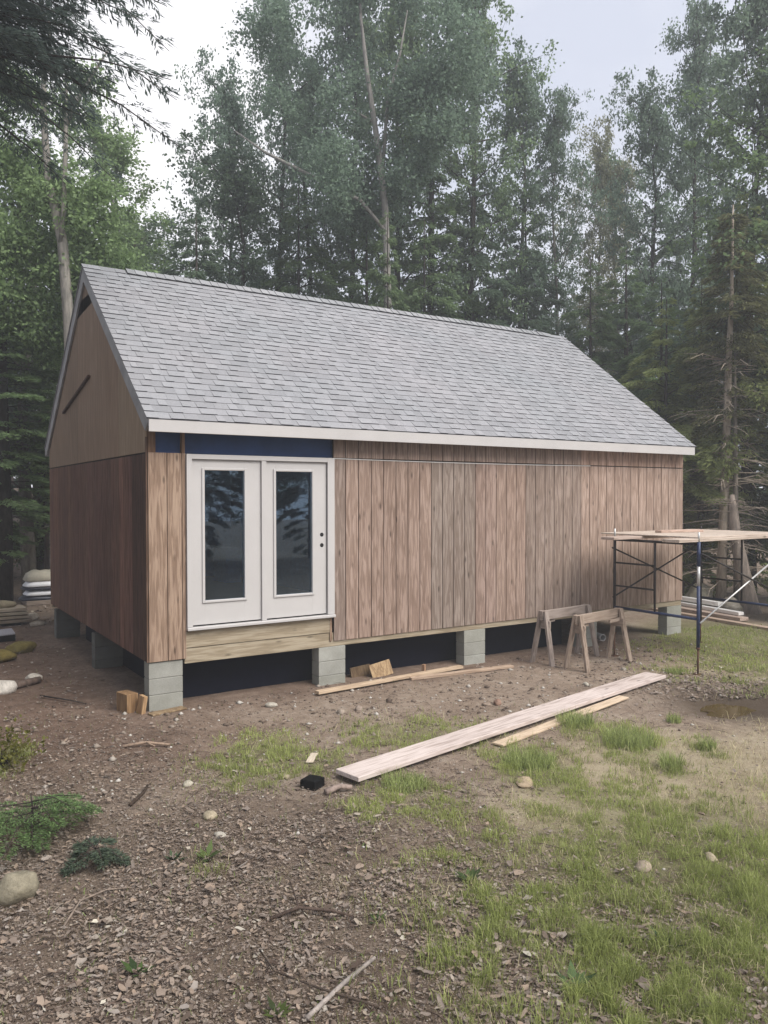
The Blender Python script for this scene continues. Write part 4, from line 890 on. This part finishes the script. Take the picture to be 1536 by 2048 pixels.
# near hemlock whose boughs hang into the top left corner
def bough_tree():
    b = Vector((-2.25, 1.9, gz1(-2.25, 1.9))); t = thing('hemlock_tree', 'near hemlock whose dark drooping boughs fill the top left corner', 'tree', b)
    m = MB(); m.tube([(0, 0, -.2), (.03, 0, 4), (0, .05, 8), (0, 0, 13)], [.20, .17, .12, .03], 12); q = np.random.RandomState(77)
    C = []; D = []; U = []; K = []
    for i in range(88):
        z = q.uniform(8.0, 12.8) if i > 52 else q.uniform(7.4, 10.2); a = q.uniform(0, 6.28) if i > 52 else q.normal(-.4, .55); Ln = q.uniform(1.6, 3.3)*(1 if z < 10 else .7)
        dh = np.array([math.cos(a), math.sin(a), 0]); sd_ = np.array([-math.sin(a), math.cos(a), 0]); up = q.uniform(.1, .35); dr = q.uniform(.25, .5)
        f = lambda s: dh[None]*(Ln*s)[:, None]+np.array([0, 0, 1.])[None]*(z+Ln*(up*s-dr*s*s))[:, None]
        m.tube([tuple(x) for x in f(np.linspace(0, 1, 5))], [.03, .022, .016, .010, .004], 5, cap=False)
        nt2 = 16
        for k in range(nt2):
            s = np.full(1, .2+.8*k/nt2); side = -1 if k % 2 else 1; tl = .36*Ln*(1.15-s[0]); p0 = f(s)[0]
            td = dh*.75+sd_*side*.8; td /= np.linalg.norm(td); n = 42; w = q.rand(n)
            pc = p0[None]+td[None]*(tl*w)[:, None]; pc[:, 2] -= .28*tl*w*w*1.6; s2 = q.choice([-1, 1], n); pc += q.normal(0, .02, (n, 3))
            perp = np.cross(td, [0, 0, 1]); d = td[None]*.8+perp[None]*(s2*q.uniform(.3, 1, n))[:, None]; d[:, 2] -= q.uniform(.1, .7, n)
            C.append(pc); D.append(d); U.append(np.tile([0, 0, 1.], (n, 1))+q.normal(0, .3, (n, 3))); K.append(q.rand(n)*.7+q.rand()*.3)
    C = np.concatenate(C); n = len(C)
    part('trunk', m.mesh('trunk', True), M['bark'], t, color=BC['bd'])
    part('crown', leafmesh('crown', C, np.concatenate(D), np.concatenate(U), q.uniform(.07, .14, n), q.uniform(.012, .024, n), np.concatenate(K)), M['leaf'], t, color=(.085, .125, .125))
bough_tree()
# spruce with dead lower limbs, thin dead stem, leaning dead trunk
def dead_limbs(m, path, z0, z1, n, q, lmax, r=.009):
    pa = np.array(path)
    for i in range(n):
        z = q.uniform(z0, z1); p = np.array([np.interp(z, pa[:, 2], pa[:, k]) for k in (0, 1, 2)]); a = q.uniform(0, 6.28); Ln = lmax*q.uniform(.35, 1)
        d = np.array([math.cos(a), math.sin(a), 0]); u = q.uniform(-.15, .12); pts = [p, p+d*Ln*.4+[0, 0, u*Ln*.5], p+d*Ln*.75+[0, 0, u*Ln+q.normal(0, .03)], p+d*Ln+[q.normal(0, .06), q.normal(0, .06), u*Ln-.12*Ln]]
        m.tube([tuple(x) for x in pts], [r, r*.75, r*.5, r*.25], 4, cap=False)
        for k in range(q.randint(1, 5)):
            s = q.uniform(.3, .95); b = p+d*Ln*s+[0, 0, u*Ln*s]; e = d*q.uniform(.1, .3)+np.array([-d[1], d[0], 0])*q.choice([-1, 1])*q.uniform(.1, .35)+[0, 0, q.uniform(-.2, .1)]
            m.tube([tuple(b), tuple(b+e)], [r*.4, r*.15], 3, cap=False)
def spruce():
    pts = [(13.19, 1.53, -.1), (13.26, 1.53, 1.75), (13.35, 1.52, 3.76), (13.41, 1.52, 5.55), (13.48, 1.51, 6.89), (13.53, 1.52, 9.0)]
    b = Vector((13.19, 1.53, gz1(13.19, 1.53))); t = thing('spruce_tree', 'spruce with pale straight trunk and bare dead lower limbs right of the cabin', 'tree', b); q = np.random.RandomState(5)
    loc = [tuple(Vector(p)-Vector((b.x, b.y, 0))) for p in pts]; m = MB(); m.tube(loc, [.115, .10, .088, .07, .045, .015], 10); dead_limbs(m, loc, .6, 5.6, 120, q, 1.35, .016)
    tm = m.mesh('trunk', True); part('trunk', tm, M['bark'], t, color=(.40, .345, .285))
    C = []; D = []; U = []; K = []; la = np.array(loc)
    for i in range(120):
        z = q.uniform(3.9, 8.9); p = np.array([np.interp(z, la[:, 2], la[:, k]) for k in (0, 1, 2)]); Ln = 1.55*(9.2-z)/5.2*q.uniform(.5, 1.1)*(1 if z > 5.6 else .55)+.15; a = q.uniform(0, 6.28)
        dh = np.array([math.cos(a), math.sin(a), 0]); sd_ = np.array([-math.sin(a), math.cos(a), 0]); n = int(260*Ln) if z > 5.6 else int(70*Ln); s = q.uniform(.25, 1, n); side = q.choice([-1, 1], n); tw = .35*Ln*(1.1-s*.8)*q.rand(n)
        pc = p[None]+dh[None]*(Ln*s)[:, None]+sd_[None]*(tw*side)[:, None]; pc[:, 2] += Ln*(.05*s-.3*s*s)-tw*.4; pc += q.normal(0, .03, (n, 3))
        d = dh[None]*.7+sd_[None]*(side*q.uniform(.2, 1, n))[:, None]; d[:, 2] -= q.uniform(.1, .8, n); C.append(pc); D.append(d); U.append(np.tile([0, 0, 1.], (n, 1))+q.normal(0, 1, (n, 3))); K.append(q.rand(n))
    C = np.concatenate(C); n = len(C); part('crown', leafmesh('crown', C, np.concatenate(D), np.concatenate(U), q.uniform(.08, .16, n), q.uniform(.022, .04, n), np.concatenate(K)), M['leaf'], t, color=(.12, .125, .06))
spruce()
def dead(name, label, pts, radii, n, seed, lm, tone, z0=.8):
    b = Vector((pts[0][0], pts[0][1], gz1(pts[0][0], pts[0][1]))); t = thing(name, label, 'tree', b); loc = [tuple(Vector(p)-Vector((b.x, b.y, 0))) for p in pts]
    m = MB(); m.tube(loc, radii, 10); dead_limbs(m, loc, z0, pts[-1][2]*.97, n, np.random.RandomState(seed), lm, .007); part('trunk', m.mesh('trunk', True), M['bark'], t, color=tone)
    
dead('dead_tree', 'thin dead stem standing just right of the dead limbed spruce', [(13.31, 1.22, -.1), (13.32, 1.26, 1.98), (13.33, 1.29, 3.75), (13.35, 1.33, 5.9)], [.065, .055, .045, .012], 50, 3, 1.1, (.20, .18, .155))
dead('dead_tree', 'thick broken trunk leaning left at the right edge behind the scaffold', [(13.19, .82, -.1), (13.16, .84, .25), (13.06, .92, .9), (12.93, 1.03, 1.8), (12.91, 1.06, 2.2), (12.90, 1.08, 2.55)], [.27, .19, .15, .12, .10, .05], 22, 4, .9, (.27, .23, .20), 1.5)
dead('dead_tree', 'thin bare sapling between the scaffold and the dead limbed spruce', [(13.3, 2.6, -.1), (13.3, 2.62, 2.0), (13.32, 2.6, 4.2)], [.045, .035, .01], 40, 6, 1.0, (.15, .13, .12))
rs = np.random.RandomState(14)
for k in range(12):
    D_ = rs.uniform(20, 33); u = rs.uniform(-40, 105); f2 = np.array([_B[0], _B[1]]); x, y = np.array([CAM.x, CAM.y])+_B*D_+_A*((u-768)/1574*D_); r_ = rs.uniform(.03, .09); hh = rs.uniform(4, 8)
    b = (x, y, gz1(x, y)); t = thing('thin_tree', 'thin bare trunk in the dark woods left of the gable wall', 'tree', b, 0, 'thin trunks in the woods at the left'); m = MB(); l_ = [(0, 0, -.1), (rs.uniform(-.1, .1), 0, hh*.5), (rs.uniform(-.3, .3), 0, hh)]
    m.tube(l_, [r_, r_*.8, r_*.3], 7); dead_limbs(m, l_, .5, hh*.9, 18, rs, 1.2, .007); part('trunk', m.mesh('trunk', True), M['bark'], t, color=(.13, .11, .095) if k % 3 else (.24, .2, .17))
# understory bushes
def bush(label, x, y, r, h, lc, seed, N=7000, sz=(.06, .12)):
    t = thing('bush', label, 'bush', (x, y, gz1(x, y))); q = np.random.RandomState(seed); m = MB(); cs = []
    for i in range(9):
        a = q.uniform(0, 6.28); e = Vector((math.cos(a)*r*q.uniform(.3, .9), math.sin(a)*r*q.uniform(.3, .9), h*q.uniform(.45, 1))); m.tube([(0, 0, -.05), e*.5+Vector((0, 0, .1*h)), e], [.015, .010, .004], 5); cs.append((tuple(e), r*.42))
    part('stems', m.mesh('stems', True), M['bark'], t, color=BC['bd']); part('foliage', clusters(cs, N, seed, sz), M['leaf'], t, color=lc)
bush('green low bush behind the right edge of the cabin', 12.9, 3.2, .8, 1.5, (.09, .13, .06), 1)
bush('bright green bush at the right edge below the leaning dead trunk', 13.0, -.6, .7, 1.2, (.15, .20, .07), 2)
bush('green bush at the left edge above the sack pile', .0, 13.5, 1.0, 1.6, (.08, .12, .055), 3)
bush('dark bush in the shade between the cabin corner and the spruce', 14.6, 4.2, 1.2, 2.2, (.07, .10, .06), 4)
bush('dim bush beyond the spruce at the right edge', 15.2, 1.2, 1.3, 2.3, (.07, .10, .06), 5)
bush('yellowish sprig at the left edge beside the dirt', -1.68, -1.15, .15, .16, (.13, .13, .03), 6, 500, (.03, .06))
def hem_sprig(label, x, y, r, h, seed, n=9, tone=(.14, .23, .095)):
    t = thing('hemlock_seedling', label, 'seedling', (x, y, gz1(x, y))); q = np.random.RandomState(seed); m = MB(); C = []; D = []; K = []
    m.tube([(0, 0, -.03), (.02, 0, h*.5), (0, .02, h)], [.012, .009, .004], 6)
    for i in range(n):
        z = h*q.uniform(.25, 1); a = i*2.4; Ln = r*q.uniform(.6, 1.1); dh = np.array([math.cos(a), math.sin(a), 0]); sd_ = np.array([-dh[1], dh[0], 0]); m.tube([(0, 0, z), tuple(dh*Ln*.5+[0, 0, z+.03]), tuple(dh*Ln+[0, 0, z-.06])], [.005, .004, .002], 4)
        k = 420; s = q.uniform(.15, 1, k); side = q.choice([-1, 1], k); tw = .45*Ln*(1.1-s)*q.rand(k); pc = dh[None]*(Ln*s+tw*.6)[:, None]+sd_[None]*(tw*side)[:, None]; pc[:, 2] += z+.06*s-.12*s*s-.2*tw; pc += q.normal(0, .006, (k, 3))
        d = dh[None]*.5+sd_[None]*side[:, None]*.8+q.normal(0, .25, (k, 3)); C.append(pc); D.append(d); K.append(q.rand(k))
    C = np.concatenate(C); k = len(C); part('stems', m.mesh('stems', True), M['bark'], t, color=BC['bd']); part('needles', leafmesh('needles', C, np.concatenate(D), np.tile([0, 0, 1.], (k, 1))+q.normal(0, .3, (k, 3)), q.uniform(.02, .045, k), q.uniform(.006, .011, k), np.concatenate(K)), M['leaf'], t, color=tone)
hem_sprig('feathery green hemlock seedling at the left edge in the foreground', -1.72, -3.0, .50, .36, 1, 17)
hem_sprig('bluish low seedling among the leaves right of the boulder', -1.42, -3.65, .22, .12, 2, 7, (.09, .13, .10))
def weed(label, x, y, r, n, seed, tone=(.07, .12, .05)):
    t = thing('weed', label, 'plant', (x, y, gz1(x, y))); q = np.random.RandomState(seed); a = np.arange(n)*2.4; el = q.uniform(.25, .9, n); D = np.stack([np.cos(a)*np.cos(el), np.sin(a)*np.cos(el), np.sin(el)], 1)
    part('leaf_rosette', leafmesh('leaf_rosette', np.zeros((n, 3))+D*.01, D, np.tile([0, 0, 1.], (n, 1)), q.uniform(.6, 1.1, n)*r, q.uniform(.25, .42, n)*r, q.rand(n)), M['leaf'], t, color=tone)
    m = MB(); m.tube([(0, 0, -.02), (0, 0, .02)], .004, 5); part('stem', m.mesh('stem'), M['leaf'], t, color=tone)
for k, (x, y, r, n, tn, lb) in enumerate((
    (-.76, -4.0, .13, 8, (.08, .13, .05), 'broad leafed pale green weed in the middle of the dead leaves'), (-.95, -3.88, .09, 7, (.06, .11, .06), 'small bluish weed up left of the broad leafed weed'),
    (-1.52, -5.05, .10, 8, (.07, .13, .04), 'bright little weed at the left edge near the bottom'), (.32, -6.35, .13, 9, (.07, .13, .06), 'star shaped weed at the bottom edge right of the centre'),
    (.60, -5.15, .13, 10, (.08, .13, .05), 'spreading weed in the middle right of the foreground'), (-1.05, -5.75, .10, 9, (.09, .13, .04), 'yellow green weed at the bottom left of the photo'),
    (1.05, -6.35, .12, 9, (.06, .11, .05), 'broad weed among the grass at the bottom right'), (-.2, -5.3, .07, 7, (.06, .11, .04), 'tiny weed beside the forked dark twig'))): weed(lb, x, y, r, n, 60+k, tn)

# ---------------------------------------------------------------- ground cover
CX, CY = CAM.x, CAM.y
def in_view(x, y, lo, hi, pad=.06):
    dx = x-CX; dy = y-CY; d = dx*_B[0]+dy*_B[1]; l = dx*_A[0]+dy*_A[1]
    return (d > lo) & (d < hi) & (np.abs(l) < d*(.49+pad))
def house(x, y): return (x > -.05) & (x < CL) & (y > .02) & (y < CD)
def sample(n, lo, hi, q, power=2.0):
    """points on the yard between two distances from the photographer, thinning with distance"""
    d = lo*(hi/lo)**(q.rand(n)**(power/2)); l = q.uniform(-.56, .56, n)*d
    return CX+_A[0]*l+_B[0]*d, CY+_A[1]*l+_B[1]*d
def blades(name, x, y, hgt, wid, lean, rv, mt, color, kind='stuff', parent=None, origin=(0, 0, 0)):
    n = len(x); q = np.random.RandomState(len(x)); a = q.uniform(0, 6.283, n); b = q.uniform(0, 6.283, n); z = gz(x, y)-.006
    d = np.stack([np.cos(a), np.sin(a)], 1); s = np.stack([np.cos(b), np.sin(b)], 1)*wid[:, None]*.5
    P = np.stack([x, y], 1); o1 = P+d*(lean*hgt*.35)[:, None]; o2 = P+d*(lean*hgt)[:, None]; h1 = z+hgt*.62*np.sqrt(np.maximum(.05, 1-(lean*.5)**2)); h2 = z+hgt*np.sqrt(np.maximum(.04, 1-np.minimum(lean, .98)**2))
    V = np.stack([np.c_[P-s, z], np.c_[P+s, z], np.c_[o1+s*.75, h1], np.c_[o1-s*.75, h1], np.c_[o2, h2]], 1)
    V = V.reshape(-1, 3)-np.array(origin); i = np.arange(n)*5
    F = np.concatenate([np.stack([i, i+1, i+2], 1), np.stack([i, i+2, i+3], 1), np.stack([i+3, i+2, i+4], 1)]); me = npmesh(name, V, F, np.tile(rv, 3))
    return tagp(part(name, me, mt, parent, color=color), kind=kind)
def pick(x, y, pr, q): k = (q.rand(len(x)) < pr) & ~house(x, y) & (ell(x, y, 5.95, -3.6, .72, .4) > 1); return x[k], y[k]
q = np.random.RandomState(3)
x, y = sample(380000, 3.2, 15, q); clump = np.clip(vnoise(x*2.6, y*2.6, 21)*1.9-.3, .14, 1)*np.clip(vnoise(x*9, y*9, 22)*2.0-.4, .12, 1); dd = np.hypot(x-CX, y-CY)
x, y = pick(x, y, np.clip(dens(GREEN, x, y)*4.2*clump, 0, 1), q); n = len(x); dd = np.hypot(x-CX, y-CY); tall = np.clip(vnoise(x*9, y*9, 22)*1.5-.2, .3, 1.2)
o = blades('grass', x, y, q.uniform(.03, .11, n)*tall*(1+.6*sstep(-4.8, -6.2, y)), q.uniform(.003, .0055, n)*np.clip(dd/6, 1, 1.9), q.uniform(.1, .95, n), np.clip(q.rand(n)*.6+vnoise(x*1.3, y*1.3, 25)*.4, 0, 1), M['grass'], (.35, .40, .14))
x, y = sample(80000, 3.2, 13, q); x, y = pick(x, y, np.clip(np.maximum(dens(DRY, x, y), .45*dens(GREEN, x, y))*np.clip(vnoise(x*4, y*4, 31)*1.8-.35, 0, 1)*.8, 0, 1), q); n = len(x); dd = np.hypot(x-CX, y-CY)
blades('dry_grass', x, y, q.uniform(.05, .16, n), q.uniform(.002, .0042, n)*np.clip(dd/6, 1, 1.8), q.uniform(.75, .99, n), q.rand(n), M['grass'], (.50, .44, .285))
x, y = sample(16000, 3.2, 12, q); x, y = pick(x, y, .10+.0*x, q); n = len(x)
blades('stray_grass', x, y, q.uniform(.03, .10, n), q.uniform(.003, .005, n), q.uniform(.2, .9, n), q.rand(n), M['grass'], (.22, .26, .11))
x, y = sample(60000, 3.2, 10, q); x, y = pick(x, y, np.clip(dens(LIT, x, y, 1.2)*np.clip(vnoise(x*3, y*3, 51)*2-.5, .1, 1)*.55, 0, 1), q); n = len(x)
blades('fallen_needles', x, y, q.uniform(.03, .11, n), q.uniform(.0015, .003, n), q.uniform(.93, .995, n), q.rand(n), M['grass'], (.15, .105, .075))
x, y = sample(26000, 3.2, 9, q); x, y = pick(x, y, np.clip(dens(LIT, x, y, 1.2)*np.clip(vnoise(x*4.5, y*4.5, 61)*3-1.9, 0, 1)*.5, 0, 1), q); n = len(x)
blades('low_weeds', x, y, q.uniform(.02, .06, n), q.uniform(.006, .013, n), q.uniform(.5, .97, n), q.rand(n), M['grass'], (.20, .26, .10))
# tufts that stand apart are plants of their own
for k, (x0, y0, r, n, h, lb) in enumerate(((3.45, -4.55, .10, 260, .2, 'small grass tuft right of the big pale tuft in the dry grass'), (4.24, -4.38, .09, 220, .17, 'grass tuft farthest right in the dry grass near the puddle'), (3.72, -3.85, .26, 900, .2, 'big pale green grass tuft in the dry grass beyond the plank'),
    (2.45, -3.75, .24, 800, .17, 'grass tuft on the near side of the plank around its middle'), (3.75, -3.1, .2, 550, .17, 'grass tuft leaning on the near edge of the plank past its middle'), (4.75, -3.6, .08, 160, .14, 'little grass tuft just left of the puddle'), (1.15, -3.6, .2, 600, .15, 'grass tuft against the near end of the plank'), (6.9, -2.0, .14, 300, .12, 'grass tuft near the foot of the browner sawhorse'))):
    rr = r*np.sqrt(q.rand(n)); a = q.uniform(0, 6.28, n); gx1 = x0+rr*np.cos(a); gy1 = y0+rr*np.sin(a); b = (x0, y0, gz1(x0, y0)); t = thing('grass_tuft', lb, 'grass tuft', b)
    o = blades('blades', gx1, gy1, q.uniform(.45, 1, n)*h, q.uniform(.003, .006, n)*1.25, q.uniform(.1, .8, n), q.rand(n), M['grass'], (.34, .40, .16), None, t, b)
# dead leaves
def litter(name, x, y, size, q):
    n = len(x); a = q.uniform(0, 6.283, n); ti = q.normal(0, .2, n); tj = q.normal(0, .2, n); cu = q.uniform(-.15, .5, n)*(1+.8*(q.rand(n) < .2)); asp = q.uniform(.45, .85, n); z = gz(x, y)+q.uniform(.002, .03, n)*np.clip(size/.05, .4, 1.3)
    th = np.linspace(0, 2*np.pi, 10)[:-1]; NV = 10; LF = 9
    rad = .5*(.74+.20*np.cos(th[None]*np.where(q.rand(n) < .5, 5, 2)[:, None]+q.uniform(0, 1, n)[:, None])+q.uniform(-.12, .12, (n, 9)))
    P = np.zeros((n, 10, 3)); P[:, 1:, 0] = np.cos(th)*rad; P[:, 1:, 1] = np.sin(th)*rad*asp[:, None]; P *= size[:, None, None]
    P[:, 1:, 2] = (np.abs(P[:, 1:, 1])*1.3+np.abs(P[:, 1:, 0])*q.uniform(-.2, .6, n)[:, None])*cu[:, None]*q.uniform(.3, 1.5, (n, 9))
    P[:, :, 2] += P[:, :, 0]*np.tan(np.clip(ti, -.9, .9))[:, None]+P[:, :, 1]*np.tan(np.clip(tj, -.9, .9))[:, None]
    ca, sa = np.cos(a)[:, None], np.sin(a)[:, None]; X = P[:, :, 0]*ca-P[:, :, 1]*sa+x[:, None]; Y = P[:, :, 0]*sa+P[:, :, 1]*ca+y[:, None]; Z = P[:, :, 2]+z[:, None]
    Z = np.maximum(Z, gz(X, Y)-.006); i = np.arange(n)*NV
    F = np.concatenate([np.stack([i, i+1+k, i+1+(k+1) % 9], 1) for k in range(9)])
    return tagp(part(name, npmesh(name, np.stack([X, Y, Z], 2).reshape(-1, 3), F, np.tile(np.clip(q.normal(.43, .19, n), 0, 1), LF)), M['litter']), kind='stuff')
x, y = sample(125000, 3.2, 10.5, q, 1.9); pr = np.clip(dens(LIT, x, y, 1.2)*1.2, 0, 1)*np.clip(vnoise(x*2.6, y*2.6, 41)*2.4-.15, .22, 1); pr = np.maximum(pr, np.maximum(.05, .2*dens(GREEN, x, y)*np.clip(vnoise(x*3, y*3, 43)*2-.6, 0, 1))); x, y = pick(x, y, pr, q); litter('leaf_litter', x, y, np.where(q.rand(len(x)) < .08, 1.9, 1)*(.010+.030*q.rand(len(x))**1.6)*q.uniform(.8, 1.25, len(x)), q)
x, y = sample(60000, 3.2, 8.5, q, 1.9); x, y = pick(x, y, np.clip(dens(LIT, x, y, 1.2)*.75+.08, 0, 1), q); litter('leaf_fragments', x, y, q.uniform(.006, .019, len(x)), q)
x, y = q.uniform(4.5, 9, 5000), q.uniform(-4.2, -1.9, 5000); x, y = pick(x, y, np.clip(dens(LIT, x, y)*1.3, 0, 1), q); litter('leaf_litter', x, y, q.uniform(.03, .08, len(x)), q)
x, y = q.uniform(-6, 5, 12000), q.uniform(7, 26, 12000); x, y = pick(x, y, .8+0*x, q); litter('leaf_litter', x, y, q.uniform(.06, .14, len(x)), q)
x, y = q.uniform(-4, 0, 6000), q.uniform(-2, 8, 6000); x, y = pick(x, y, .12+.2*(x < -1.3), q); litter('leaf_litter', x, y, q.uniform(.03, .08, len(x)), q)
# pebbles, wood chips, twigs
def pebbles(name, x, y, s, q, tone):
    n = len(x); oc = np.array([[1,0,0],[-1,0,0],[0,1,0],[0,-1,0],[0,0,1],[0,0,-1],[.6,.6,.5],[-.6,-.6,.4]]); oc = oc[:6]; P = oc[None]*s[:, None, None]*q.uniform(.55, 1.2, (n, 6, 1)); P[:, :, 2] *= .6; a = q.uniform(0, 6.28, n)
    ca, sa = np.cos(a)[:, None], np.sin(a)[:, None]; X = P[:, :, 0]*ca-P[:, :, 1]*sa+x[:, None]; Y = P[:, :, 0]*sa+P[:, :, 1]*ca+y[:, None]; Z = P[:, :, 2]+(gz(x, y)+s*.15)[:, None]; i = np.arange(n)*6
    F = np.concatenate([np.stack([i+a_, i+b_, i+c_], 1) for a_, b_, c_ in ((0,2,4),(2,1,4),(1,3,4),(3,0,4),(2,0,5),(1,2,5),(3,1,5),(0,3,5))])
    return tagp(part(name, npmesh(name, np.stack([X, Y, Z], 2).reshape(-1, 3), F, np.tile(q.rand(n), 8), True), M['pebble'], color=tone), kind='stuff')
def peb():
    m, t, b = mat('pebbles', .9, .2); g = NB(t); c = g.ramp(g.attr('rnd'), (0, (.07,.05,.04)), (.5, (.17,.13,.10)), (.85, (.28,.24,.20)), (1, (.48,.46,.42))); g.l(c, b.inputs['Base Color']); return m
M['pebble'] = peb()
x, y = sample(30000, 3.4, 14, q, 1.8); x, y = pick(x, y, .75-.6*np.clip(dens(GREEN, x, y)+dens(DRY, x, y), 0, 1), q); pebbles('gravel', x, y, np.minimum(.03, .003+q.exponential(.0045, len(x))), q, (1, 1, 1))
x, y = q.uniform(-1.5, 9, 4200), q.uniform(-2.6, .9, 4200); x, y = pick(x, y, .8+0*x, q); pebbles('gravel', x, y, np.minimum(.05, q.exponential(.011, len(x))+.005), q, (1, 1, 1))
mtw = MB(); 
for k in range(1700):
    d = 3.3*(14/3.3)**(q.rand()); l = q.uniform(-.5, .5)*d; x0 = CX+_A[0]*l+_B[0]*d; y0 = CY+_A[1]*l+_B[1]*d
    if house(np.array([x0]), np.array([y0]))[0] or dens(DRY, np.array([x0]), np.array([y0]))[0] > .5: continue
    a = q.uniform(0, 6.28); Ln = q.uniform(.06, .32); z0 = gz1(x0, y0)+.012; e = Vector((math.cos(a), math.sin(a), 0))*Ln; r_ = q.uniform(.0015, .004)
    mid = Vector((x0, y0, z0+.012))+e*.5+Vector((q.normal(0, .015), q.normal(0, .015), 0)); en = Vector((x0+e.x, y0+e.y, gz1(x0+e.x, y0+e.y)+.008)); mtw.tube([(x0, y0, z0), mid, en], [r_, r_*.8, r_*.4], 3, cap=False)
tagp(part('twigs', mtw.mesh('twigs'), M['bark'], color=(.12, .09, .075)), kind='stuff')

# ---------------------------------------------------------------- thin even haze, added in place of lens glare over the treetops
hm = bpy.data.materials.new('haze'); hm.use_nodes = True; t_ = hm.node_tree; t_.nodes.clear(); g_ = NB(t_)
o_ = g_.n('ShaderNodeOutputMaterial'); v_ = g_.n('ShaderNodeVolumePrincipled'); v_.inputs['Color'].default_value = (.90, .94, 1, 1); v_.inputs['Density'].default_value = HAZE; v_.inputs['Anisotropy'].default_value = .2
g_.l(v_.outputs[0], o_.inputs['Volume'])
if HAZE > 0:
    m = MB(); m.box(-95, 95, -95, 95, -1.6, 24); tagp(m.build('haze', hm), kind='stuff')
